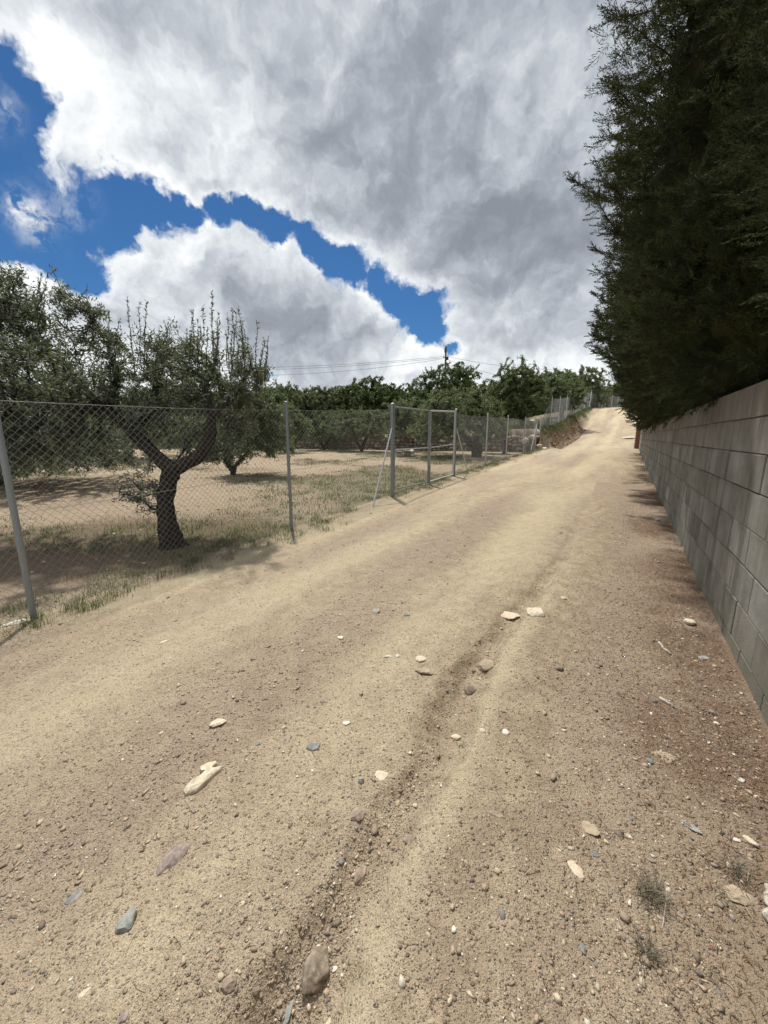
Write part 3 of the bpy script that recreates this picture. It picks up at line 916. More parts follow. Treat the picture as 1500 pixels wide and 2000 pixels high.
# x, y, length px, width px, angle on the picture (deg, anticlockwise), thickness ratio, sink, material, label, seed
ROCKS = [
    (425, 1411, 34, 20, 20, .30, .3, 'cream', 'flat cream stone chip above the larger forked cream rock', 1),
    (338, 1678, 70, 42, 42, .40, .35, 'purple', 'long purplish rock set in the sand, largest on the left of the track', 2),
    (249, 1804, 44, 40, 50, .62, .25, 'grey', 'pale grey green stone below the purplish rock', 3),
    (145, 1755, 34, 24, 40, .5, .45, 'blue', 'dark slate stone half buried at lower left', 4),
    (617, 1895, 84, 56, 62, .75, .32, 'brown', 'rounded brown boulder lying in the rut, biggest rock near the camera', 5),
    (448, 1925, 36, 30, 20, .62, .28, 'red', 'chunky reddish stone left of the boulder in the rut', 6),
    (565, 1975, 42, 15, 75, .75, .2, 'grey', 'slim grey stone standing in the rut below the boulder', 7),
    (700, 1590, 38, 28, 40, .5, .4, 'red', 'crumbly reddish stone on the left flank of the rut', 8),
    (704, 1708, 42, 28, 65, .6, .3, 'red', 'angular red brown stone in the rut above the boulder', 9),
    (988, 1203, 54, 20, -20, .25, .3, 'peach', 'long pale slab at the head of the rut, left of its round neighbour', 10),
    (1045, 1196, 46, 25, 5, .25, .3, 'cream', 'round pale slab at the head of the rut, nearer the wall', 11),
    (612, 1460, 28, 18, 0, .45, .3, 'blue', 'small squared blue grey stone in the middle of the sand', 12),
    (557, 1452, 36, 11, 55, .4, .5, 'purple', 'narrow purple sliver beside the squared blue grey stone', 13),
    (828, 1313, 36, 16, 5, .45, .2, 'tan', 'tan flat stone left of the rut with a shadowed underside', 14),
    (950, 1306, 34, 20, 8, .6, .1, 'tan', 'tan stone lodged at the upper edge of the rut', 15),
    (822, 1288, 22, 16, -20, .4, .35, 'peach', 'orange brown chip just above the tan flat stone', 16),
    (777, 1282, 9, 6, 0, .6, .2, 'white', 'tiny white square pebble beside the pale sliver', 17),
    (758, 1283, 20, 4, 5, .6, .2, 'white', 'thin pale sliver of stone on the sand', 18),
    (665, 1247, 13, 10, 30, .3, .2, 'white', 'bright white flake on the sand in the middle of the track', 19),
    (676, 1414, 18, 9, 0, .4, .3, 'white', 'double white chip in the sand above the squared stone', 20),
    (705, 1526, 14, 13, 40, .8, .2, 'grey', 'small round grey pebble left of the rut', 21),
    (567, 1613, 14, 9, 50, .7, .2, 'brown', 'small brown pebble above the rut boulder field', 22),
    (655, 1896, 16, 9, 60, .5, .2, 'white', 'white chip touching the right side of the rut boulder', 23),
    (475, 1768, 8, 16, 80, .5, .2, 'cream', 'tiny upright cream chip between the grey stone and the rut', 24),
    (1124, 1700, 36, 26, -50, .2, .1, 'peach', 'flat peach coloured stone on the gravel right of the rut', 25),
    (1138, 1857, 20, 13, -60, .6, .3, 'blue', 'dark blue grey pebble in the gravel, lowest on the right', 26),
    (1163, 1672, 17, 13, 0, .6, .3, 'blue', 'dark blue pebble right of the peach coloured stone', 27),
    (1466, 1646, 26, 17, -35, .6, .1, 'cream', 'cream stone near the foot of the wall beside a smaller chip', 28),
    (1440, 1643, 17, 8, 0, .5, .2, 'white', 'white chip left of the cream stone near the wall', 29),
    (1350, 1617, 36, 14, -42, .4, .15, 'grey', 'long pale grey stone sliver in the brown gravel', 30),
    (1448, 1524, 16, 9, 0, .5, .2, 'white', 'bluish white chip in the brown gravel by the wall', 31),
    (1345, 1217, 22, 16, 20, .5, .15, 'cream', 'pale stone on the litter strip beside the wall', 32),
    (1295, 1477, 44, 24, -10, .25, .5, 'tan', 'broad flat tan stone sunk in the gravel near the wall', 33),
    (1270, 1488, 16, 14, 10, .6, .3, 'blue', 'dark grey pebble touching the broad tan stone', 34),
    (988, 1431, 17, 16, 0, .5, .3, 'white', 'white crumbly pebble right of the rut', 35),
    (942, 1428, 12, 9, 0, .5, .3, 'cream', 'small cream pebble on the ridge of the rut', 36),
    (745, 1517, 30, 20, -15, .25, .5, 'cream', 'pale crumbling patch stone left of the rut', 37),
    (320, 1254, 18, 7, 20, .4, .3, 'cream', 'pale chip high on the left of the track', 38),
    (735, 1195, 12, 18, 80, .4, .4, 'grey', 'grey chip in the far sand of the track', 39),
    (794, 1202, 14, 12, 30, .5, .3, 'blue', 'blue grey chip right of the far grey chip', 40),
    (968, 1590, 30, 16, -15, .4, .5, 'red', 'pinkish stone just showing through the gravel', 41),
    (1145, 1617, 50, 30, -25, .22, .6, 'tan', 'crusty tan stone mostly buried right of the rut', 42),
    (1440, 1745, 70, 44, -20, .3, .55, 'tan', 'wide tan stone mostly buried near the wall foot', 43),
    (30, 1218, 46, 10, 18, .5, .3, 'white', 'long whitish stone at the foot of the first fence post', 44),
    (1092, 1308, 13, 17, 60, .6, .2, 'brown', 'dark flaky stone in the gravel right of the rut', 45),
    (1376, 1286, 20, 10, 0, .4, .4, 'grey', 'grey green stone close to the foot of the wall', 46),
    (1100, 1170, 12, 8, 0, .6, .2, 'cream', 'small cream stone in the track ahead of the pale slabs', 47),
    (1283, 1016, 12, 5, 0, .6, .2, 'white', 'white chip on the litter strip far along the wall', 48),
    (830, 948, 9, 6, 10, .8, .2, 'white', 'pale stone at the foot of the gate', 49),
    (500, 1940, 16, 22, 70, .6, .3, 'brown', 'small dark stone between two reddish ones near the rut', 50),
    (240, 1985, 30, 22, 60, .4, .5, 'purple', 'purple stone sunk in the sand at the bottom left', 51),
    (165, 1940, 26, 14, 30, .4, .5, 'cream', 'cream crust of stone in the sand at the bottom left', 52),
    (800, 1640, 24, 16, 50, .4, .3, 'purple', 'purple grey stone on the slope of the rut ridge', 53),
    (918, 1350, 18, 30, 70, .6, .35, 'brown', 'dark crumbly stone in the upper hollow of the rut', 54),
    (890, 1442, 22, 12, 10, .6, .2, 'cream', 'pale pebble in the red soil of the rut', 55),
]
for (x, y, lp, wp, ang, th, sink, mt, lab, seed) in ROCKS:
    X, Y, z = hit(x, y)
    a = R(ang); X2, Y2, z2 = hit(x + math.cos(a) * 12, y - math.sin(a) * 12)
    rz = math.atan2(Y2 - Y, X2 - X)
    dist = math.sqrt(X * X + Y * Y + CAM_H ** 2); unit = (Y * math.cos(PITCH) + (CAM_H - z) * math.sin(PITCH)) / FPX
    dpt = unit * FPX; se = max(CAM_H / dist * (dist / dpt) ** .5, .3); se = min(se, 1)
    def fs(q): return 1 / math.sqrt(math.cos(q) ** 2 + (math.sin(q) * se) ** 2)
    L = lp * unit * min(fs(a), 1.8) * .95
    W = wp * unit * min(fs(a + math.pi / 2), 1.9) * .92
    W = min(W, L * 1.1); sink = min(sink + .12, .62)
    T = min(L, W) * th
    V, F = rock_shape(seed + 100, (L, W, T), 4 if lp > 30 else 3, .8, .13)
    o = mesh_obj('rock', V, F, ROCKM[mt], smooth=False, loc=(X, Y, z + T * (.5 - sink)))
    o.rotation_euler = (random.Random(seed).uniform(-.12, .12), random.Random(seed + 1).uniform(-.12, .12), rz)
    tag(o, lab, 'rock')

# the forked cream rock: two lobes in one stone
X, Y, z = hit(398, 1524); X2, Y2, _ = hit(430, 1500)
ua = math.atan2(Y2 - Y, X2 - X); k = math.hypot(X2 - X, Y2 - Y) / 40
import bmesh as _bm
def forked_rock():
    bm = _bm.new()
    out = [(-44, -6), (-40, 8), (-22, 14), (-4, 10), (14, 13), (6, 24), (12, 34), (26, 30), (42, 20), (40, 12), (26, 6), (34, -2), (44, -8), (34, -12), (14, -13), (-8, -17), (-26, -18)]
    Vv = []; n = len(out)
    rg = np.random.default_rng(5)
    for zf, sc_ in ((-.5, 1.0), (.25, 1.02), (.75, .92), (1.0, .66)):
        for (a_, b_) in out:
            Vv.append((a_ * k * sc_ * 1.0, b_ * k * sc_, (zf + rg.uniform(-.13, .13)) * .020))
    F = []
    for i in range(3):
        for j in range(n):
            F.append([i * n + j, i * n + (j + 1) % n, (i + 1) * n + (j + 1) % n, (i + 1) * n + j])
    F.append([3 * n + j for j in range(n)])
    o = mesh_obj('rock', Vv, F, ROCKM['cream'], loc=(X, Y, z + .004)); o.rotation_euler = (0, 0, ua)
    md = o.modifiers.new('soft', 'BEVEL'); md.width = .003; md.segments = 1
    return tag(o, 'forked cream coloured rock lying on the sand, left of centre', 'rock')
forked_rock()

# whitewashed stones along the far right of the climb, boulders at the fence corner
for i, (x, y, w, s_at, lab) in enumerate([
        (1223, 797, 11, 50, 'whitewashed stone beside the far track, topmost of the column'), (1226, 808, 11, 44, 'whitewashed stone beside the far track, second from the top'),
        (1227, 815, 11, 40, 'whitewashed stone beside the far track, third from the top'), (1227, 822, 12, 36.5, 'whitewashed stone beside the far track, fourth from the top'),
        (1229, 854, 24, 33, 'low white slab at the far entrance just past the brick pillar')]):
    X, Y, zg = hit(x, y + 3)
    dd_ = math.hypot(X, Y)
    W = w / FPX * dd_ * .80; h = W * (.62 if i < 4 else .22)
    V, F = rock_shape(300 + i, (W, W * .9, h), 3, .9, .06)
    o = mesh_obj('white_stone', V, F, ROCKM['white'], loc=(X, Y, zg + h * .40)); o.rotation_euler = (0, 0, -AZ + .1 * i)
    tag(o, lab, 'stone', 'whitewashed boundary stones')
for i, (ds, r_, w, dz, lab) in enumerate([(25.35, -4.75, .42, .95, 'white boulder topping the end of the dry stone wall'), (25.2, -4.9, .5, .60, 'white boulder under the topmost one at the wall end'),
                                     (25.1, -5.35, .55, .35, 'sloping pale boulder left of the fence corner'), (25.0, -4.5, .38, .12, 'orange tinged boulder at the foot of the fence corner'),
                                     (24.9, -4.15, .36, -.08, 'low white stone where the track meets the fence corner'), (30.0, -6.0, .55, .25, 'lone white stone in the grass behind the upper fence')]):
    X, Y = sr(ds, r_); zg = gz(*sr(24.6, -4.2)) if i < 5 else gz(X, Y)
    V, F = rock_shape(330 + i, (w, w * .8, w * .75), 3, .9, .06)
    o = mesh_obj('boulder', V, F, ROCKM['white' if i != 3 else 'peach'], loc=(X, Y, zg + dz + w * .2)); o.rotation_euler = (.1, .1, i * 1.1)
    tag(o, lab, 'boulder')


# ------------------------------------------------------------ dry stone wall
def dry_stone_wall(name, path, height, seed, label, cat='wall', depth=.45):
    rg = np.random.default_rng(seed)
    P = np.array(path); seg = np.hypot(*(P[1:] - P[:-1]).T); U = np.concatenate([[0], np.cumsum(seg)])
    pal = np.array([(.40, .35, .27), (.30, .27, .22), (.50, .44, .34), (.24, .22, .19), (.42, .30, .19), (.55, .51, .43), (.34, .29, .22)])
    V = []; F = []; T = []; n = 0
    z = 0.0; row = 0
    while z < height:
        hrow = rg.uniform(.16, .26); u = rg.uniform(0, .2)
        while u < U[-1]:
            w = rg.uniform(.20, .46); hh = hrow * rg.uniform(.85, 1.2)
            if z + hh * .5 > height * rg.uniform(.88, 1.05): u += w; continue
            x = np.interp(u + w / 2, U, P[:, 0]); y = np.interp(u + w / 2, U, P[:, 1])
            j = min(np.searchsorted(U, u + w / 2) - 1, len(P) - 2); j = max(j, 0); e = (P[j + 1] - P[j]) / seg[j]
            v, f = rock_shape(int(rg.integers(1 << 30)), (w * 1.06, depth * rg.uniform(.8, 1.1), hh * 1.08), 2, .9, .05)
            ca, sa = e
            tl = rg.uniform(-.12, .12)
            v = np.stack([v[:, 0] * math.cos(tl) - v[:, 2] * math.sin(tl), v[:, 1], v[:, 0] * math.sin(tl) + v[:, 2] * math.cos(tl)], 1)
            vx = v[:, 0] * ca - v[:, 1] * sa; vy = v[:, 0] * sa + v[:, 1] * ca
            g = gz(x + e[1] * .35, y - e[0] * .35) if e[0] > 0 else gz(x - e[1] * .35, y + e[0] * .35)
            V.append(np.stack([vx + x, vy + y, v[:, 2] + g + z + hh / 2 - .05 + rg.uniform(-.02, .02)], 1)); F.append(f + n); n += len(v)
            c = pal[rg.integers(len(pal))] * rg.uniform(.75, 1.15); T.append(np.repeat(c[None], len(v), 0))
            u += w
        z += hrow; row += 1
    o = mesh_obj(name, np.concatenate(V), np.concatenate(F), M['stone'], col=np.concatenate(T))
    return tag(o, label, cat)


foot = [(x, float(np.interp(x, TW[::-1, 0], TW[::-1, 1])) - .05) for x in np.linspace(9.5, -34, 30)][::-1]
dry_stone_wall('dry_stone_wall', foot, 1.12, 11, 'dry stone terrace wall crossing behind the orchard')
cx, cy, cz = hit(786, 892)
dry_stone_wall('stone_pile', [(cx - .5, cy), (cx + .5, cy + .1)], .42, 13, 'small heap of fieldstones seen through the gate', 'stone pile', .6)


# ------------------------------------------------------------ power pole and wires
pd = ray(869, 745); PY = 52.0; PX_ = PY * pd[0] / pd[1]; PZ = gz(PX_, PY)
pt = ray(869, 676); ptop = CAM_H + pt[2] / math.hypot(pt[0], pt[1]) * math.hypot(PX_, PY)
root = tag(empty('utility_pole', (PX_, PY, PZ)), 'dark wooden utility pole rising behind the trees', 'pole')
m = MB(); H = ptop - PZ
m.tube([(0, 0, -.3), (.03, 0, H * .5), (0, 0, H)], [.16, .14, .11], 12); m.build('pole', M['wood'], root, smooth=True)
m = MB(); m.box((-.14, -.12, H - .55), (.10, .08, .5), None, .02); m.box((.20, -.10, H - 1.5), (.30, .20, .38), None, .03); m.box((-.2, -.10, H - 1.35), (.26, .1, .1), None, .02)
m.build('bracket', M['wood'], root)
m = MB()
for (x, z) in ((-.2, H - .35), (.22, H - 1.2), (-.28, H - 1.2)): m.tube([(x, -.1, z), (x, -.1, z + .06), (x, -.1, z + .12)], [.04, .055, .03], 8)
m.build('insulator', ROCKM['white'], root)
def cable(p0, p1, sag, label, rad=.016):
    pts = [np.array(p0) * (1 - t) + np.array(p1) * t - np.array((0, 0, sag * 4 * t * (1 - t))) for t in np.linspace(0, 1, 40)]
    m = MB(); m.tube(pts, rad, 5, False)
    tag(m.build('overhead_cable', M['cable']), label, 'cable')
zt = PZ + H
def far_pt(x, y, Yd):
    d = ray(x, y); return (d[0] / d[1] * Yd, Yd, CAM_H + d[2] / d[1] * Yd)
cable((PX_ - .2, PY, zt - 1.25), far_pt(330, 716, 60), .6, 'upper overhead cable running left from the pole')
cable((PX_ - .2, PY, zt - 1.4), far_pt(330, 722, 60), .6, 'middle overhead cable running left from the pole')
cable((PX_ - .2, PY, zt - 1.5), far_pt(330, 727, 60), 1.1, 'lowest overhead cable running left from the pole')
cable((PX_ + .2, PY, zt - 1.25), far_pt(1120, 722, 62), .5, 'upper overhead cable running right from the pole')
cable((PX_ + .2, PY, zt - 1.6), far_pt(1080, 752, 62), .5, 'lower overhead cable sloping down right from the pole')


# ------------------------------------------------------------ trees
def grow(trunk, targets, step=.14, seed=0, smooth_dir=.35, jit=.25, droop=0.0, reach=1.0):
    """skeleton: trunk polylines are given, then each target point is joined to the nearest node of the tree"""
    rg = np.random.default_rng(seed)
    pos = []; par = []; path = []; fix = []
    for pl in trunk:
        pts = [np.array(p[:3], float) for p in pl]; rad = [p[3] for p in pl]
        start = None
        if pos:
            d = np.linalg.norm(np.array(pos) - pts[0], axis=1); start = int(np.argmin(d))
        last = start if start is not None else -1
        for i in range(len(pts) - 1):
            n = max(1, int(np.linalg.norm(pts[i + 1] - pts[i]) / step))
            for t in range(n + (i == len(pts) - 2)):
                f = t / n
                if start is not None and i == 0 and t == 0: continue
                pos.append(pts[i] * (1 - f) + pts[i + 1] * f); par.append(last); fix.append(rad[i] * (1 - f) + rad[i + 1] * f)
                path.append(0); last = len(pos) - 1
    n_trunk = len(pos)
    T = np.array(targets); cap = n_trunk + len(T) * 16
    A = np.zeros((cap, 3)); A[:n_trunk] = pos; pth = np.zeros(cap)
    par = par + [0] * (cap - n_trunk); n = n_trunk
    order = np.argsort([np.min(np.linalg.norm(A[:n_trunk] - t, axis=1)) for t in T])
    tips = []; dirs = np.zeros((cap, 3)); dirs[:, 2] = 1
    for i in range(1, n_trunk):
        if par[i] >= 0: d = A[i] - A[par[i]]; dirs[i] = d / (np.linalg.norm(d) + 1e-9)
    for ti in order:
        t = T[ti]
        dd = np.linalg.norm(A[:n] - t, axis=1) + pth[:n] * .25
        k = int(np.argmin(dd)); cur = A[k].copy(); d0 = dirs[k].copy(); last = k
        for _ in range(16):
            v = t - cur; L = np.linalg.norm(v)
            if L < step * .6 or n >= cap: break
            d = v / L * (1 - smooth_dir) + d0 * smooth_dir + rg.normal(size=3) * jit * .5
            d[2] -= droop * .3
            d /= np.linalg.norm(d)
            st = min(step * (1.0 if L < step * 10 else 1.6), L)
            cur = cur + d * st
            A[n] = cur; dirs[n] = d; par[n] = last; pth[n] = pth[last] + st; last = n; n += 1; d0 = d
        tips.append(last)
    A = A[:n]; par = np.array(par[:n]); dirs = dirs[:n]
    w = np.zeros(n)
    for t in tips: w[t] += 1
    for i in range(n - 1, n_trunk - 1, -1): w[par[i]] += w[i]
    rad = .0032 * np.maximum(w, 1) ** .48
    rad[:n_trunk] = fix
    return A, par, rad, dirs, n_trunk, tips


def twig_mesh(A, par, rad, n_trunk, rmin=0.0, sides=4):
    i = np.arange(n_trunk, len(A)); i = i[rad[i] > rmin]; p = par[i]
    a = A[p]; b = A[i]; t = b - a; t /= np.linalg.norm(t, axis=1)[:, None] + 1e-9
    ref = np.where(np.abs(t[:, 2:3]) < .9, np.array([[0, 0, 1.0]]), np.array([[1.0, 0, 0]]))
    u = np.cross(t, ref); u /= np.linalg.norm(u, axis=1)[:, None]; w = np.cross(t, u)
    ra = np.minimum(rad[p], rad[i] * 1.6)
    V = []
    for end, rr_ in ((a, ra), (b + t * .004, rad[i])):
        for k in range(sides):
            q = 2 * math.pi * k / sides
            V.append(end + (u * math.cos(q) + w * math.sin(q)) * rr_[:, None])
    V = np.stack(V, 1)      # m, 2*sides, 3
    m = len(i); base = np.arange(m)[:, None] * 2 * sides
    F = np.concatenate([np.concatenate([base + k, base + (k + 1) % sides, base + sides + (k + 1) % sides, base + sides + k], 1) for k in range(sides)])
    return V.reshape(-1, 3), F


def leaf_mesh(P, D, L, W, seed=0, curl=.25):
    """P base points, D leaf directions (unit); one folded diamond per leaf"""
    rg = np.random.default_rng(seed); m = len(P)
    s = np.cross(D, rg.normal(size=(m, 3))); s /= np.linalg.norm(s, axis=1)[:, None] + 1e-9
    nrm = np.cross(s, D)
    L = L[:, None]; W = W[:, None]
    v0 = P; v1 = P + D * L * .45 + s * W * .5; v2 = P + D * L - nrm * L * curl; v3 = P + D * L * .45 - s * W * .5
    V = np.stack([v0, v1, v2, v3], 1).reshape(-1, 3)
    F = np.arange(4 * m).reshape(m, 4)
    sh = np.repeat(rg.uniform(0, 1, m), 4)
    return V, F, sh


def foliage(A, par, rad, dirs, tips, per, L0, Wr, seed, spread=.35, back=3, up=.0):
    """leaves along the last few nodes of every tip"""
    rg = np.random.default_rng(seed)
    nodes = []
    for t in tips:
        k = t
        for _ in range(back + 1):
            nodes.append(k); k = par[k]
            if k < 0: break
    nodes = np.array(nodes)
    idx = np.repeat(nodes, per)
    m = len(idx)
    f = rg.uniform(0, 1, m)[:, None]
    base = A[idx] * f + A[np.maximum(par[idx], 0)] * (1 - f)
    D = dirs[idx] * rg.uniform(.2, 1.1, m)[:, None] + rg.normal(size=(m, 3)) * .75
    D[:, 2] += up
    D /= np.linalg.norm(D, axis=1)[:, None]
    base = base + rg.normal(size=(m, 3)) * spread * .1
    L = L0 * rg.uniform(.6, 1.25, m)
    return leaf_mesh(base, D, L, L * Wr, seed + 1)


def ellipsoid_targets(blobs, n, seed, shell=.55):
    rg = np.random.default_rng(seed); out = []
    vol = np.array([b[3] * b[4] * b[5] for b in blobs]) ** .8; vol = vol / vol.sum()
    for b, q in zip(blobs, vol):
        m = max(3, int(n * q)); d = rg.normal(size=(m, 3)); d /= np.linalg.norm(d, axis=1)[:, None]
        rr_ = (shell + (1 - shell) * rg.uniform(0, 1, m) ** .7)[:, None]
        out.append(np.array(b[:3]) + d * rr_ * np.array(b[3:6]))
    return np.concatenate(out)


def trunk_mesh(polys, seed, wob=.16, sides=14):
    V = []; F = []; n = 0
    for i, pl in enumerate(polys):
        P = np.array([p[:3] for p in pl], float); rd = np.array([p[3] for p in pl])
        k = max(8, int(np.linalg.norm(np.diff(P, axis=0), axis=1).sum() / .05)); t = np.linspace(0, 1, k); tt = np.linspace(0, 1, len(P))
        # smooth resample
        Q = np.stack([np.interp(t, tt, P[:, a]) for a in range(3)], 1); rr_ = np.interp(t, tt, rd)
        for _ in range(3): Q[1:-1] = (Q[:-2] + 2 * Q[1:-1] + Q[2:]) / 4; rr_[1:-1] = (rr_[:-2] + 2 * rr_[1:-1] + rr_[2:]) / 4
        rg = np.random.default_rng(seed + i)
        rr_ = rr_ * (1 + wob * .5 * fbm(t * 9 + seed, t * 0, seed, 3) * 2)
        v, f = tube(Q, rr_, sides, True, wob, seed + i)
        ctr = np.repeat(Q, sides, 0); q_ = v - ctr; ang = np.tile(np.arange(sides), len(Q)) * 2 * math.pi / sides; al = np.repeat(np.arange(len(Q)), sides) * .07
        dsp = .32 * fbm(np.cos(ang) * 2.2 + al * 1.1 + 7 + seed, np.sin(ang) * 2.2 + al * .9 + 3, seed, 4) + .22 * fbm(np.cos(ang) * 6 + seed, np.sin(ang) * 6 + al * 4, seed + 3, 3)
        v = ctr + q_ * (1 + dsp)[:, None]
        V.append(v); F += [[q + n for q in ff] for ff in f]; n += len(v)
    return np.concatenate(V), F


def olive(name, label, loc, trunk, blobs, n, per, L0, Wr, seed, mat, group=None, step=.14, back=3, twigs=True, sides=3, rmin=0, extra=None, cat='tree', shell=.55, jit=.25, droop=0.0):
    root = empty(name, loc); tag(root, label, cat, group)
    tg = ellipsoid_targets(blobs, n, seed, shell)
    if extra is not None: tg = np.concatenate([tg, extra])
    A, par, rad, dirs, nt, tips = grow(trunk, tg, step, seed, jit=jit, droop=droop)
    V, F = trunk_mesh(trunk, seed)
    t = mesh_obj('trunk', V, F, M['bark'], root, smooth=True)
    if twigs:
        V, F = twig_mesh(A, par, rad, nt, rmin, sides); mesh_obj('branches', V, F, M['bark'], t)
    V, F, sh = foliage(A, par, rad, dirs, tips, per, L0, Wr, seed + 5, back=back)
    mesh_obj('crown', V, F, M[mat], root, attr={'shade': sh})
    return root


def near_olive():
    B = np.array(hit(343, 1066)); bx, by, bz = B
    dist = by
    def P(x, y, dY=0.0):       # a point of the photograph at the depth of the tree
        d = ray(x, y); k = (by + dY) / d[1]; return np.array((d[0] * k, by + dY, CAM_H + d[2] * k)) - B
    q = lambda x, y, dY, r_: (*P(x, y, dY), r_ * .62)
    trunk = [
        [(*(P(346, 1082)), .24), q(336, 1058, 0, .22), q(325, 1010, .05, .165), q(322, 970, .05, .155), q(333, 925, 0, .17), q(345, 910, 0, .16)],
        [q(338, 920, 0, .15), q(305, 890, .1, .13), q(262, 845, .2, .12), q(205, 795, .25, .10), q(140, 740, .3, .07), q(60, 660, .3, .045), q(-10, 590, .3, .025)],
        [q(345, 915, 0, .14), q(385, 895, -.1, .125), q(410, 855, -.15, .115), q(415, 810, -.1, .08), q(400, 770, 0, .045), q(415, 735, .1, .02)],
        [q(205, 795, .25, .08), q(230, 740, .5, .06), q(215, 680, .6, .04), q(170, 610, .6, .025)],
        [q(262, 845, .2, .09), q(300, 790, .7, .07), q(310, 720, .9, .05), q(340, 680, .9, .03)],
        [q(415, 810, -.2, .07), q(460, 770, .1, .05), q(490, 720, .3, .03)],
        [q(205, 795, .25, .07), q(120, 800, -.2, .05), q(40, 790, -.3, .03)],
    ]
    def blob(x, y, dY, rx, ry, rz):
        c = P(x, y, dY); k = (by + dY) / FPX
        return (*c, rx * k, ry, rz * k)
    blobs = [blob(30, 650, .3, 110, .9, 90), blob(-60, 580, .3, 100, .9, 80), blob(50, 570, .4, 70, .7, 50), blob(130, 630, .4, 80, .7, 70), blob(150, 760, .3, 120, .9, 70),
             blob(20, 780, .1, 110, .9, 75), blob(250, 720, .6, 90, .9, 75), blob(340, 720, .7, 100, .9, 80), blob(430, 730, .6, 90, .8, 80),
             blob(300, 800, .6, 100, .8, 50), blob(420, 810, .6, 90, .7, 65), blob(480, 760, .6, 50, .6, 60), blob(60, 850, .2, 110, 1.0, 60), blob(170, 860, .5, 80, .9, 50), blob(0, 900, .0, 90, .8, 40), blob(-90, 860, -.4, 120, 1.0, 70), blob(-120, 680, -.6, 130, .9, 90), blob(60, 730, -.6, 130, .7, 80),
             blob(-110, 720, .3, 130, .9, 140), blob(400, 750, .15, 85, .45, 70), blob(330, 770, .2, 80, .45, 60), blob(470, 790, .4, 55, .5, 60), blob(390, 860, .5, 70, .6, 45), blob(230, 830, .6, 130, .7, 60), blob(60, 900, .9, 100, .5, 35), blob(430, 870, .6, 50, .5, 45), blob(268, 935, .15, 52, .35, 48), blob(262, 960, .15, 45, .3, 30), blob(300, 985, .1, 30, .25, 22)]
    # upright water shoots
    rg = np.random.default_rng(5); ex = []
    shoots = [(272, 700, 270, 580, .2), (305, 700, 318, 640, .3), (372, 680, 372, 600, .2), (405, 680, 408, 570, .0), (430, 690, 425, 610, .3), (470, 690, 470, 592, .1), (455, 700, 448, 640, .2), (505, 720, 512, 655, .1),
              (520, 760, 545, 735, .2), (388, 690, 385, 625, .1), (345, 690, 340, 640, .3), (240, 680, 235, 630, .3), (490, 700, 492, 630, .3), (150, 580, 160, 550, .3), (30, 540, 25, 505, .3), (80, 560, 85, 525, .3), (200, 640, 210, 600, .4)]
    # side sprig low on the trunk and hanging tips
    for (x, y) in ((290, 1000), (265, 990), (320, 1000), (250, 960)): ex.append(P(x, y, .1))
    tg = ellipsoid_targets(blobs, 2700, 3, .30)
    root = empty('olive_tree', tuple(B)); tag(root, 'big forked olive tree with dark trunk close behind the near fence', 'tree')
    tg = np.concatenate([tg, np.array(ex)])
    A, par, rad, dirs, nt, tips = grow(trunk, tg, .11, 3, jit=.40)
    V, F = trunk_mesh(trunk, 5, .16, 30); t = mesh_obj('trunk', V, F, M['bark'], root, smooth=True)
    V, F = twig_mesh(A, par, rad, nt, 0, 4)
    # the shoots: long stems with leaves all the way
    SV = [V]; SF = [F]; n = len(V); LP = []; LD = []
    for (x0, y0, x1, y1, dY) in shoots:
        for c in range(3):
            jx = rg.normal() * 13; a = P(x0 + jx, y0 + 30, dY + rg.normal() * .15); b = P(x1 + jx * 1.1 + rg.normal() * 5, y1 + abs(rg.normal()) * (22 if c else 3), dY + rg.normal() * .15)
            m_ = np.linspace(0, 1, 12)[:, None]; pts = a * (1 - m_) + b * m_ + np.cumsum(rg.normal(size=(12, 3)) * .008, 0)
            v, f = tube(pts, np.linspace(.006, .002, 12), 4, False)
            SV.append(v); SF.append(np.array(f) + n); n += len(v)
            L = np.linalg.norm(b - a); cnt = int(L * 85)
            tt = rg.uniform(0.05, 1, cnt); p = np.stack([np.interp(tt, m_[:, 0], pts[:, k]) for k in range(3)], 1)
            dd = (b - a) / L * rg.uniform(.5, 1.2, cnt)[:, None] + rg.normal(size=(cnt, 3)) * .55
            LP.append(p); LD.append(dd / np.linalg.norm(dd, axis=1)[:, None])
    mesh_obj('branches', np.concatenate(SV), np.concatenate(SF), M['bark'], t)
    V1, F1_, s1 = foliage(A, par, rad, dirs, tips, 9, .060, .28, 8, back=3)
    LP = np.concatenate(LP); LD = np.concatenate(LD); ll = rg.uniform(.030, .055, len(LP))
    V2, F2_, s2 = leaf_mesh(LP, LD, ll, ll * .28, 4)
    mesh_obj('crown', np.concatenate([V1, V2]), np.concatenate([F1_, F2_ + len(V1)]), M['olive'], root, attr={'shade': np.concatenate([s1, s2])})
near_olive()


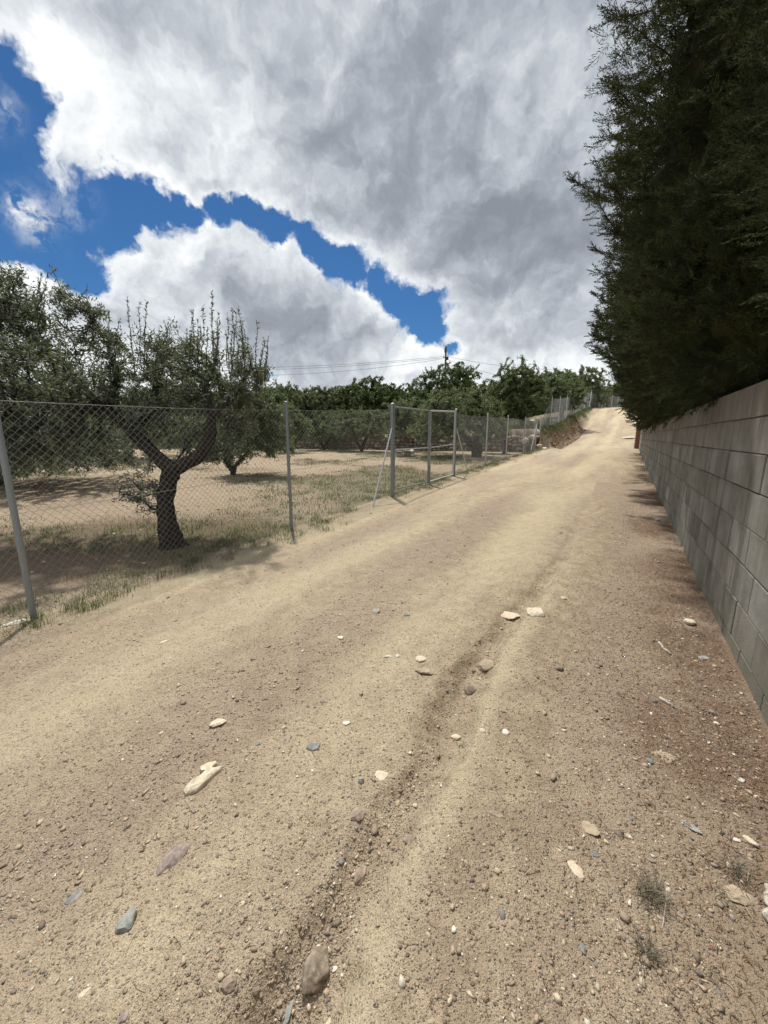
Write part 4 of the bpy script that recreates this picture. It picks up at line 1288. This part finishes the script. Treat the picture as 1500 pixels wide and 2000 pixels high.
def px_tree(name, label, x, ybase, Y, xc, ytop, ybot, wpx, seed, mat, n=420, per=7, leaf=.085, trunks=2, tr=.13, group=None, dark=None, back=3):
    n = int(n * 1.4); per = int(per * 1.6); tr *= .8
    """a tree placed by where its trunk meets the ground and the outline of its crown"""
    d = ray(x, ybase); X = d[0] / d[1] * Y; z = gz(X, Y)
    B = np.array((X, Y, z))
    def P(px, py, dY=0.0):
        dd = ray(px, py); k = (Y + dY) / dd[1]; return np.array((dd[0] * k, Y + dY, CAM_H + dd[2] * k)) - B
    c = P(xc, (ytop + ybot) / 2); top = P(xc, ytop)[2]; bot = P(xc, ybot)[2]; hw = wpx / 2 / FPX * Y
    bot = max(bot, .35); top = max(top, bot + 1)
    hh = (top - bot) / 2; cz = (top + bot) / 2
    rg = np.random.default_rng(seed); blobs = []
    for i in range(9):
        a = rg.uniform(0, 2 * math.pi); rr_ = rg.uniform(.25, .62); zz = rg.uniform(-.5, .5)
        blobs.append((c[0] + math.cos(a) * hw * rr_, math.sin(a) * hw * rr_, cz + zz * hh, hw * rg.uniform(.36, .55), hw * rg.uniform(.36, .55), hh * rg.uniform(.38, .55)))
    for i in range(5):
        a = i * 1.257 + rg.uniform(-.3, .3); blobs.append((c[0] + math.cos(a) * hw * .5, math.sin(a) * hw * .5, bot + hh * .45, hw * .45, hw * .45, hh * .42))
    blobs.append((c[0], 0, cz + hh * .3, hw * .6, hw * .6, hh * .68)); blobs.append((c[0], 0, cz, hw * .75, hw * .75, hh * .6))
    trunk = []
    for i in range(trunks):
        a = rg.uniform(0, 6.28) if trunks > 1 else 0; a = i * 2 * math.pi / trunks + rg.uniform(-.5, .5)
        t = tr * rg.uniform(.8, 1.1)
        dx, dy = math.cos(a), math.sin(a)
        h = max(bot + .35 * hh, .8)
        if i == 0: trunk.append([(0, 0, -.15, t * 1.6), (dx * .05, dy * .05, .12, t * 1.15), (dx * .12, dy * .12, h * .35, t), (dx * .32 + c[0] * .3, dy * .3, h * .8, t * .8), (dx * hw * .35 + c[0] * .7, dy * hw * .35, cz, t * .45), (dx * hw * .4 + c[0], dy * hw * .4, cz + hh * .5, t * .2)])
        else: trunk.append([(dx * .03, dy * .03, .15, t), (dx * .2, dy * .2, h * .5, t * .8), (dx * hw * .3 + c[0] * .6, dy * hw * .3, cz * .8, t * .55), (dx * hw * .45 + c[0], dy * hw * .45, cz + hh * .3, t * .25)])
    return olive(name, label, tuple(B), trunk, blobs, n, per, leaf * 1.15, .40, seed, mat, group, step=.22, back=back, sides=3, rmin=.008 if Y > 14 else .004, shell=.25)


px_tree('olive_tree', 'small olive tree with three stems standing behind the big olive on its right', 455, 942, 12.7, 490, 742, 905, 190, 21, 'olive_far', n=800, per=8, leaf=.075, trunks=3, tr=.07)
px_tree('olive_tree', 'low spreading olive behind the first fence post at the left edge', 15, 975, 10.4, 90, 818, 962, 470, 22, 'olive', n=1300, per=8, leaf=.075, trunks=2, tr=.14)
px_tree('olive_tree', 'small dark round olive in the open middle of the orchard', 632, 880, 27.5, 640, 795, 866, 125, 23, 'oak', n=420, per=8, leaf=.10, trunks=3, tr=.07)
px_tree('olive_tree', 'pale green olive with a split leaning trunk just beyond the gate', 930, 893, 20.4, 888, 742, 872, 225, 24, 'olive_far', n=900, per=9, leaf=.085, trunks=2, tr=.24)
px_tree('olive_tree', 'small bushy olive by the fence posts before the stone wall', 985, 886, 23.0, 962, 800, 862, 80, 25, 'bright', n=350, per=8, leaf=.085, trunks=1, tr=.17)
px_tree('holm_oak', 'tall dark evergreen above the fence corner, darkest crown of the row', 1020, 835, 28, 1013, 690, 815, 150, 26, 'oak', n=900, per=9, leaf=.10, trunks=3, tr=.13)
px_tree('olive_tree', 'grey green olive right of the dark evergreen behind the upper fence', 1095, 830, 37, 1100, 718, 806, 105, 27, 'olive_far', n=500, per=9, leaf=.13, trunks=2, tr=.15)
px_tree('holm_oak', 'broad dark evergreen hump in front of the utility pole', 862, 850, 42, 862, 706, 800, 165, 28, 'oak', n=700, per=9, leaf=.15, trunks=2, tr=.2)
px_tree('olive_tree', 'round green tree left of the broad evergreen hump', 742, 865, 37, 738, 745, 815, 120, 29, 'bright', n=550, per=9, leaf=.14, trunks=2, tr=.15)
px_tree('holm_oak', 'dark tree with a thin top between two paler ones', 672, 860, 42, 672, 750, 812, 90, 30, 'oak', n=450, per=9, leaf=.15, trunks=2, tr=.15)
px_tree('olive_tree', 'bushy green tree left of the dark thin topped tree', 612, 860, 36, 612, 752, 815, 90, 31, 'olive_far', n=450, per=9, leaf=.14, trunks=2, tr=.15)
px_tree('olive_tree', 'wide olive in the orchard left of the gate, before the stone wall', 705, 872, 25, 705, 790, 862, 130, 32, 'olive_far', n=500, per=9, leaf=.10, trunks=2, tr=.12)
px_tree('olive_tree', 'large olive seen over the top rail of the gate', 805, 865, 27, 800, 772, 858, 135, 33, 'olive_far', n=600, per=9, leaf=.10, trunks=2, tr=.15)
px_tree('olive_tree', 'olive filling the gap right of the second fence post', 570, 875, 24, 560, 782, 868, 110, 34, 'olive_far', n=450, per=9, leaf=.10, trunks=2, tr=.12)
px_tree('olive_tree', 'olive in the shade behind the fork of the big olive', 380, 905, 19, 380, 795, 905, 200, 35, 'olive_far', n=500, per=8, leaf=.09, trunks=2, tr=.12)
px_tree('olive_tree', 'olive with pale leaves seen under the long limb of the big olive', 200, 910, 18, 205, 800, 915, 250, 36, 'olive_far', n=800, per=8, leaf=.09, trunks=2, tr=.12)
px_tree('olive_tree', 'slender grey green tree on the crest behind the bent fence', 1160, 805, 62, 1158, 742, 782, 75, 37, 'olive_far', n=350, per=9, leaf=.20, trunks=2, tr=.15)
px_tree('olive_tree', 'round tree on the crest touching the hedge outline', 1205, 800, 78, 1205, 748, 784, 75, 38, 'bright', n=300, per=9, leaf=.25, trunks=2, tr=.15)


# the tree line far off: copies of three masters
masters = []
for i, (mt, sd_) in enumerate((('oak', 41), ('olive_far', 42), ('bright', 43))):
    masters.append(px_tree('background_tree', 'tree in the distant green line behind the orchard', 600, 860, 60, 600, 766, 846, 92, sd_, mt, n=330, per=9, leaf=.19, trunks=2, tr=.16, group='trees of the distant line'))
rg = random.Random(12); spots = []
for x in range(-520, 1330, 40):
    spots.append((x + rg.uniform(-14, 14), rg.uniform(58, 78) if x < 1000 else rg.uniform(85, 100)))
for x in range(-500, 1000, 62):
    spots.append((x + rg.uniform(-20, 20), rg.uniform(40, 52)))
for x in range(-500, 1000, 36):
    spots.append((x + rg.uniform(-14, 14), rg.uniform(34, 39) if x < 700 else rg.uniform(44, 52)))
for x in range(1000, 1260, 16):
    spots.append((x + rg.uniform(-8, 8), rg.uniform(72, 95)))
for x in range(1030, 1150, 20):
    spots.append((x + rg.uniform(-8, 8), rg.uniform(50, 60)))
for x in range(-500, 560, 75):
    spots.append((x + rg.uniform(-20, 20), rg.uniform(28, 34)))
def place_copy(root, X, Y, sc_, rz):
    r = root.copy(); COL.objects.link(r)
    for ch in root.children:
        c = ch.copy(); COL.objects.link(c); c.parent = r
        for g in ch.children:
            k_ = g.copy(); COL.objects.link(k_); k_.parent = c
    r.location = (X, Y, gz(X, Y) - .1); r.scale = (sc_ * rg.uniform(.9, 1.2), sc_ * rg.uniform(.9, 1.2), sc_); r.rotation_euler = (0, 0, rz)
    return r
first = [True] * 3
for i, (x, Y) in enumerate(spots):
    d = ray(x, 860); X = d[0] / d[1] * Y
    s_, r_ = to_sr(X, Y)
    if r_ > -6.2 + max(0, (s_ - 56) * .35): continue
    j = rg.randrange(3); sc_ = rg.uniform(1.05, 1.45) * (1.0 if Y > 55 else .72 if Y > 36 else .50)
    if first[j]:
        o = masters[j]; first[j] = False; o.location = (X, Y, gz(X, Y) - .1); o.scale = (sc_,) * 3
    else: place_copy(masters[j], X, Y, sc_, rg.uniform(0, 6.28))


# ------------------------------------------------------------ the cypress hedge: a row of trees behind the block wall
def spray_template(seed, n_side=9):
    """a flat-ish feathery spray of scale leaves, about one unit long, growing along +x"""
    rg = np.random.default_rng(seed); P = []; D = []; L = []
    stem = np.array([(t, .06 * math.sin(t * 3), .10 * t * t) for t in np.linspace(0, 1, n_side + 1)])
    for i in range(n_side):
        a = stem[i]; t = i / n_side
        d = stem[i + 1] - a; P.append(a); D.append(d / np.linalg.norm(d)); L.append(.17)
        for sg in (-1, 1):
            ln = (.42 - .30 * t) * rg.uniform(.7, 1.15)
            ang = R(42) * rg.uniform(.8, 1.2); dv = np.array((math.cos(ang), sg * math.sin(ang), rg.uniform(-.15, .35))); dv /= np.linalg.norm(dv)
            m = max(2, int(ln / .09))
            for k in range(m):
                p = a + dv * ln * k / m
                d2 = dv + rg.normal(size=3) * .38; d2 /= np.linalg.norm(d2)
                P.append(p); D.append(d2); L.append(.125)
    return np.array(P), np.array(D), np.array(L)


SPRAYS = [spray_template(s) for s in range(4)]


def cypress(label, s_, r_, rmax, ztop, seed, dens, leafw, lumps=1.0, ssc=1.0, armk=1.0):
    X0, Y0 = sr(s_, r_)
    zb = CAM_H + .10
    root = empty('cypress_tree', (X0, Y0, zb)); tag(root, label, 'tree', 'cypress trees of the hedge behind the wall')
    H = ztop - .10
    m = MB(); m.tube([(0, 0, -.1), (.02, 0, H * .3), (0, .03, H * .8)], [.15, .12, .03], 10); m.build('trunk', M['bark'], root, smooth=True)
    rg = np.random.default_rng(seed)
    def radius(z):      # z above the foot
        lowr = np.interp(z, [.0, .22, .5, 1.0, 1.8, 2.6, 3.8, H * .72, H * .9, H], [.35, .46, .64, .82, .95, 1.0, 1.0, .86, .5, .05])
        return rmax * lowr
    def lump(a, z):
        return 1 + lumps * (.42 * fbm(a * 1.7 + seed * 3.1, z * .9 + seed, seed, 3) + .30 * fbm(a * 5 + seed, z * 2.6, seed + 9, 2))
    # added solid core, coloured darker as the shaded inside: keeps daylight from shining through
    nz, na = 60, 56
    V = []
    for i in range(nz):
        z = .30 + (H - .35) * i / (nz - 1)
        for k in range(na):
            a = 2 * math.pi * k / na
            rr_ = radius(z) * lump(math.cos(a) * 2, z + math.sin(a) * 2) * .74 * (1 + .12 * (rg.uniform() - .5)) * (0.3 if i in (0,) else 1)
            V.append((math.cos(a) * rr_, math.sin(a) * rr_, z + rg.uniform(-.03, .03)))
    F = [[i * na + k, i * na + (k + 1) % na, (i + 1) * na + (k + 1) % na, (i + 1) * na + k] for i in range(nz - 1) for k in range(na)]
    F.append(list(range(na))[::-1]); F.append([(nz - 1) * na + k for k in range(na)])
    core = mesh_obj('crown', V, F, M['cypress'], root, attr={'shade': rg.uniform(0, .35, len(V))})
    # sprays
    n = int(dens * 2 * math.pi * rmax * H)
    z = .26 + (H - .3) * rg.uniform(0, 1, n) ** .95
    a = rg.uniform(-math.pi, math.pi, n)
    # only what can be seen from the track side and the two ends: the far side gets fewer
    toward = -np.array((CA, -SA))
    keep = (np.cos(a) * toward[0] + np.sin(a) * toward[1]) > -.45
    keep |= rg.uniform(size=n) < .25
    z = z[keep]; a = a[keep]; n = len(a)
    rr_ = radius(z) * lump(np.cos(a) * 2, z + np.sin(a) * 2) * rg.uniform(.74, 1.03, n)
    P = np.stack([np.cos(a) * rr_, np.sin(a) * rr_, z], 1)
    out = np.stack([np.cos(a), np.sin(a), np.zeros(n)], 1)
    size = rg.uniform(.16, .36, n) * ssc
    arms = int(n * .05 * armk)
    D = out * rg.uniform(.5, 1.0, n)[:, None] + np.array((0, 0, 1)) * rg.uniform(.05, 1.0, n)[:, None] + rg.normal(size=(n, 3)) * .35
    D[z < .6, 2] -= .7
    # arms: boughs that stick out, carrying several sprays
    ai = rg.integers(0, n, arms); eP = []; eD = []; eS = []; BV = MB()
    for i in ai:
        if z[i] < .9: continue
        ln = rg.uniform(.15, .75) ; dv = out[i] + np.array((0, 0, rg.uniform(.1, .9))) + rg.normal(size=3) * .25; dv /= np.linalg.norm(dv)
        p0 = P[i] - dv * .1
        BV.tube([p0, p0 + dv * ln * .5, p0 + dv * ln + np.array((0, 0, .04))], [.009, .006, .003], 4, False)
        for k in range(int(9 + ln * 16)):
            t = rg.uniform(.05, 1); eP.append(p0 + dv * ln * t); d_ = dv + rg.normal(size=3) * .6 + np.array((0, 0, .25)); eD.append(d_); eS.append(rg.uniform(.12, .24) * max(ssc, .8))
    P = np.concatenate([P, np.array(eP)]); D = np.concatenate([D, np.array(eD)]); size = np.concatenate([size, np.array(eS)])
    D /= np.linalg.norm(D, axis=1)[:, None]; n = len(P)
    side = np.cross(D, np.array((0, 0, 1.0))) + rg.normal(size=(n, 3)) * .5; side -= D * (side * D).sum(1)[:, None]; side /= np.linalg.norm(side, axis=1)[:, None]
    nr = np.cross(D, side)
    VV = []; FF = []; SS = []; cnt = 0
    for t in range(4):
        idx = np.arange(t, n, 4); tp, td, tl = SPRAYS[t]; m = len(idx)
        Bp = P[idx][:, None] + (tp[None, :, 0:1] * D[idx][:, None] + tp[None, :, 1:2] * side[idx][:, None] + tp[None, :, 2:3] * nr[idx][:, None]) * size[idx][:, None, None]
        Bd = td[None, :, 0:1] * D[idx][:, None] + td[None, :, 1:2] * side[idx][:, None] + td[None, :, 2:3] * nr[idx][:, None]
        Bl = tl[None] * size[idx][:, None] * rg.uniform(.9, 1.3, (m, len(tl)))
        v, f, sh = leaf_mesh(Bp.reshape(-1, 3), Bd.reshape(-1, 3), Bl.reshape(-1) * 1.15, np.full(Bl.size, leafw), seed + t, .1)
        sp = np.repeat(np.repeat(rg.uniform(0, 1, m), len(tl)), 4)
        VV.append(v); FF.append(f + cnt); SS.append(.35 * sh + .65 * sp); cnt += len(v)
    mesh_obj('sprays', np.concatenate(VV), np.concatenate(FF), M['cypress'], core, attr={'shade': np.concatenate(SS)})
    BV.build('boughs', M['bark'], core)
    return root


CY = [(3.3, 1.75, 1.42, 5.4, 'nearest dark cypress, cut off by the right edge of the picture'),
      (5.9, 1.75, 2.06, 6.1, 'second cypress behind the wall, with long twigs against the upper sky'),
      (8.6, 1.75, 2.26, 6.3, 'third cypress of the hedge counted from the camera'),
      (11.4, 1.75, 2.30, 6.3, 'fourth cypress of the hedge, halfway along the wall'),
      (14.4, 1.75, 2.32, 6.3, 'fifth cypress of the hedge counted from the camera'),
      (17.5, 1.75, 2.24, 6.2, 'sixth cypress of the hedge, leaning out over the wall'),
      (20.6, 1.75, 2.14, 6.0, 'last but one cypress of the hedge'),
      (23.4, 1.75, 2.04, 5.8, 'farthest cypress at the end of the hedge near the brick pillar')]
for i, (s_, r_, rm, zt_, lab) in enumerate(CY):
    near = i < 3
    cypress(lab, s_, r_, rm, zt_, 60 + i, (300, 190, 90, 72, 42, 42, 42, 42)[i], (.0050, .0075, .012, .015, .020, .022, .022, .022)[i], 1.0, (.50, .68, .9, 1, 1, 1, 1, 1)[i], (.12, .9, 1, 1, .9, .8, .8, .8)[i])


# ------------------------------------------------------------ gravel, litter, grass
def scatter_pebbles():
    rg = np.random.default_rng(77)
    n = 120000
    # even in the picture: distance spread like 1/h
    u = rg.uniform(0, 1, n); k = rg.uniform(-.05, 1.1, n)
    el = np.radians(3.5 + (64 - 3.5) * u ** 1.15)
    dist = CAM_H / np.tan(el)
    azm = rg.uniform(-R(66), R(50), n)
    X = np.sin(azm) * dist; Y = np.cos(azm) * dist
    s, r = to_sr(X, Y)
    ok = (r > -4.7) & (r < wall_r(s) - .02) & (Y > .3)
    X, Y, dist = X[ok], Y[ok], dist[ok]; s, r = s[ok], r[ok]
    mk = surface_masks(X, Y)
    dens = .10 + .75 * mk['gravel'] ** 1.5 + .45 * mk['litter'] - .16 * mk['sand'] + .7 * np.exp(-((rut_sd(X, Y)[0] + .06) / .07) ** 2) * (rut_sd(X, Y)[1] > .02)
    ok = rg.uniform(size=len(X)) < dens
    X, Y, dist, s, r = X[ok], Y[ok], dist[ok], s[ok], r[ok]; n = len(X)
    size = .0018 * np.exp(rg.normal(size=n) * .58) * (1 + dist * .17)
    size = np.clip(size, .0014, .017)
    V0, F0 = ICO[1]
    Z = terrain(X, Y)
    sc_ = size[:, None] * np.stack([rg.uniform(.7, 1.6, n), rg.uniform(.7, 1.2, n), rg.uniform(.35, .8, n)], 1)
    V = V0[None] * (1 + .38 * rg.normal(size=(n, len(V0), 1))) * sc_[:, None]
    th = rg.uniform(0, 6.28, n); c, s_ = np.cos(th)[:, None], np.sin(th)[:, None]
    V = np.stack([V[..., 0] * c - V[..., 1] * s_, V[..., 0] * s_ + V[..., 1] * c, V[..., 2]], -1)
    V = V + np.stack([X, Y, Z + sc_[:, 2] * .25], 1)[:, None]
    F = F0[None] + (np.arange(n) * len(V0))[:, None, None]
    pal = np.array([(.42, .33, .235), (.34, .265, .195), (.50, .42, .30), (.29, .235, .19), (.20, .16, .125), (.23, .22, .20), (.66, .60, .49), (.38, .28, .205)])
    pw = np.array([.26, .20, .16, .12, .09, .05, .05, .07])
    ci = pal[rg.choice(len(pal), n, p=pw / pw.sum())] * rg.uniform(.8, 1.15, n)[:, None]
    o = mesh_obj('gravel', V.reshape(-1, 3), F.reshape(-1, 3), M['pebble'], col=np.repeat(ci, len(V0), 0))
    tag(o, 'loose gravel and grit scattered over the track', 'gravel', kind='stuff')
    # stony soil of the orchard
    n = 9000
    X = rg.uniform(-14, 6, n); Y = rg.uniform(2, 24, n); s, r = to_sr(X, Y); ok = r < -4.6; X, Y = X[ok], Y[ok]; n = len(X); Z = terrain(X, Y)
    size = .012 * np.exp(rg.normal(size=n) * .5)
    V = V0[None] * (1 + .22 * rg.normal(size=(n, len(V0), 1))) * (size[:, None] * np.stack([rg.uniform(.8, 1.5, n), rg.uniform(.8, 1.2, n), rg.uniform(.4, .8, n)], 1))[:, None]
    V = V + np.stack([X, Y, Z], 1)[:, None]; F = F0[None] + (np.arange(n) * len(V0))[:, None, None]
    ci = pal[rg.choice(len(pal), n, p=pw / pw.sum())]
    o = mesh_obj('clods', V.reshape(-1, 3), F.reshape(-1, 3), M['pebble'], col=np.repeat(ci, len(V0), 0))
    tag(o, 'stones and clods on the orchard soil', 'soil clods', kind='stuff')
scatter_pebbles()


def blades(name, label, X, Y, h, w, mat, seed, lean=.35, cat='grass', flat=False):
    rg = np.random.default_rng(seed); n = len(X); Z = terrain(X, Y)
    th = rg.uniform(0, 6.28, n); h = h * rg.uniform(.5, 1.2, n)
    d = np.stack([np.cos(th), np.sin(th)], 1)
    ln = lean * h * rg.uniform(.3, 1.4, n)
    side = np.stack([-d[:, 1], d[:, 0]], 1) * (w * rg.uniform(.6, 1.2, n))[:, None]
    if flat:
        lift = rg.uniform(.001, .010, n)
        b = np.stack([X, Y, Z + .003], 1); e = np.stack([X + d[:, 0] * h, Y + d[:, 1] * h, terrain(X + d[:, 0] * h, Y + d[:, 1] * h) + lift], 1)
        mid = (b + e) / 2 + np.stack([side[:, 0] * 3, side[:, 1] * 3, lift], 1)
    else:
        b = np.stack([X, Y, Z - .005], 1); mid = b + np.stack([d[:, 0] * ln * .35, d[:, 1] * ln * .35, h * .6], 1); e = b + np.stack([d[:, 0] * ln, d[:, 1] * ln, h], 1)
    s3 = np.concatenate([side, np.zeros((n, 1))], 1)
    V = np.stack([b - s3, b + s3, mid + s3 * .8, mid - s3 * .8, e + s3 * .15, e - s3 * .15], 1).reshape(-1, 3)
    i = np.arange(n)[:, None] * 6
    F = np.concatenate([i + [0, 1, 2, 3], i + [3, 2, 4, 5]])
    o = mesh_obj(name, V, F, M[mat], attr={'shade': np.repeat(rg.uniform(0, 1, n), 6)})
    return tag(o, label, cat, kind='stuff')


def clumped(centres, per, spread, rg):
    c = np.repeat(centres, per, 0); return c + rg.normal(size=c.shape) * spread


rg2 = np.random.default_rng(31)
# grass along the foot of the fence
c = []
for _ in range(900):
    s_ = rg2.uniform(.3, 25) ** 1.0; r_ = -4.55 + rg2.normal() * .28
    if fbm(np.array([s_ * .8]), np.array([r_]), 5, 3)[0] > -.08: c.append(sr(s_, r_))
for p in ((68, 1225), (140, 1190), (165, 1195), (185, 1185), (380, 1095), (480, 1060), (470, 1050), (60, 1215)):
    h_ = hit(*p); c += [(h_[0], h_[1])] * 3
pts = clumped(np.array(c), 26, .055, rg2)
blades('verge_grass', 'green weeds growing along the foot of the fence', pts[:, 0], pts[:, 1], .075, .0022, 'grass', 1, .8)
k = np.array(c); k = k[rg2.integers(0, len(k), 500)] + rg2.normal(size=(500, 2)) * .12
pts = clumped(k, 16, .09, rg2)
blades('dry_grass', 'straw coloured dry grass among the weeds by the fence', pts[:, 0], pts[:, 1], .07, .0018, 'straw', 8, 1.4)
# grass patches in the orchard
c = []
for _ in range(9000):
    X, Y = rg2.uniform(-14, 8), rg2.uniform(5, 27); s_, r_ = to_sr(X, Y)
    if r_ > -4.8: continue
    g = fbm(np.array([X * .35]), np.array([Y * .35]), 151, 4)[0] + .35 * math.exp(-((X - .8) / 2.8) ** 2 - ((Y - 11) / 2.4) ** 2)
    if g > .0 + rg2.uniform(0, .14): c.append((X, Y))
pts = clumped(np.array(c), 16, .12, rg2)
blades('orchard_grass', 'patches of short green grass between the olive trees', pts[:, 0], pts[:, 1], .07, .005, 'grass', 2, .8)
# dry grass at the upper bank
c = np.array([sr(rg2.uniform(25.5, 56), -4.5 + rg2.normal() * .25) for _ in range(1500)])
pts = clumped(c, 10, .10, rg2)
# clods on the cut face of the bank
n = 3800; s_ = rg2.uniform(25.4, 41, n); r_ = rg2.uniform(-4.5, -3.3, n); X, Y = sr(s_, r_); Z = terrain(X, Y); V0, F0 = ICO[1]
sz = .020 * np.exp(rg2.normal(size=n) * .6)
V = V0[None] * (1 + .3 * rg2.normal(size=(n, len(V0), 1))) * sz[:, None, None] + np.stack([X, Y, Z], 1)[:, None]
pal_ = np.array([(.21, .135, .080), (.27, .18, .105), (.17, .12, .08), (.34, .26, .17)])
o = mesh_obj('bank_soil', V.reshape(-1, 3), (F0[None] + (np.arange(n) * len(V0))[:, None, None]).reshape(-1, 3), M['pebble'], col=np.repeat(pal_[rg2.integers(0, 4, n)], len(V0), 0))
tag(o, 'crumbling brown clods on the cut bank below the upper fence', 'soil clods', kind='stuff')
blades('bank_grass', 'thin grass on the bank under the upper fence', pts[:, 0], pts[:, 1], .15, .010, 'grass', 3, .6)
X = rg2.uniform(-25, 14, 9000); Y = rg2.uniform(25, 48, 9000); k = (tw_dist(X, Y) > .6) & (to_sr(X, Y)[1] < -4.9)
pts = clumped(np.stack([X[k], Y[k]], 1), 7, .16, rg2)
blades('meadow_grass', 'rough green grass on the terrace behind the dry stone wall', pts[:, 0], pts[:, 1], .22, .014, 'grass', 6, .6)
# litter along the wall
n = 26000
s_ = rg2.uniform(-1, 24, n) * rg2.uniform(.2, 1, n); r_ = wall_r(s_) - .03 - np.abs(rg2.normal(size=n)) * .45
X, Y = sr(s_, r_); k = fbm(X * 1.2, Y * 1.2, 131, 4) + .12 > rg2.uniform(-.15, .25, n)
blades('needle_litter', 'brown dead cypress scales and twigs along the foot of the wall', X[k], Y[k], .030, .0016, 'needle', 4, cat='plant litter', flat=True)
n = 1400
s_ = rg2.uniform(-1, 10, n); r_ = rg2.uniform(-1.2, .75, n); X, Y = sr(s_, r_)
blades('dry_stalks', 'pale dry grass stalks lying on the gravel', X, Y, .055, .0011, 'straw', 5, cat='plant litter', flat=True)
# dark weed tufts in the gravel
for i, (x, y, lab) in enumerate([(1275, 1750, 'withered grey weed tuft in the gravel right of the peach stone'), (1262, 1865, 'small flattened dry weed below the withered tuft'),
                                 (1435, 1705, 'dry weed at the right edge by the wall foot')]):
    X, Y, z = hit(x, y); n = 170 if i == 0 else 80
    rgx = np.random.default_rng(90 + i); px_ = X + rgx.normal(size=n) * (.022 if i == 0 else .014); py_ = Y + rgx.normal(size=n) * (.022 if i == 0 else .014)
    o = blades('weed_tuft', lab, px_, py_, .045, .0010, 'needle' if i else 'straw', 90 + i, 1.6, cat='weed'); o['kind'] = 'thing'
    o.data.materials.clear(); o.data.materials.append(leaf_material('withered_weed', (.13, .11, .075), (.16, .14, .10)) if i == 0 else bpy.data.materials['withered_weed'])
# sticks
for i, (x0, y0, x1, y1, rd, mt, lab) in enumerate([(1286, 1257, 1308, 1279, .011, 'grey_wood', 'pale weathered stick on the gravel beside the wall'),
        (1290, 1367, 1316, 1381, .010, 'grey_wood', 'short grey stick with a dark end below the pale one'),
        (1305, 1735, 1292, 1822, .0022, 'grey_wood', 'long thin straw lying across the withered weed tuft'),
        (1232, 1763, 1257, 1777, .0016, 'grey_wood', 'thin pale straw left of the withered weed tuft'),
        (1498, 1735, 1494, 1800, .012, 'grey_wood', 'grey stick at the right edge of the picture'),
        (1270, 1575, 1242, 1571, .002, 'wood', 'small dark bent twig on the gravel'),
        (783, 1667, 776, 1690, .0016, 'wood', 'tiny dark twig left of the rut')]):
    a = np.array(hit(x0, y0)); b = np.array(hit(x1, y1)); n = 9
    rgs = np.random.default_rng(i); t = np.linspace(0, 1, n)[:, None]
    pts = a * (1 - t) + b * t; pts[:, 2] = terrain(pts[:, 0], pts[:, 1]) + rd * .6
    pts += rgs.normal(size=pts.shape) * rd * .35
    V, F = tube(pts, rd * (1 - .35 * t[:, 0]) * (1 + .12 * rgs.normal(size=n)), 8, True, .12, i)
    tag(mesh_obj('stick', V, F, M[mt], smooth=True), lab, 'stick')
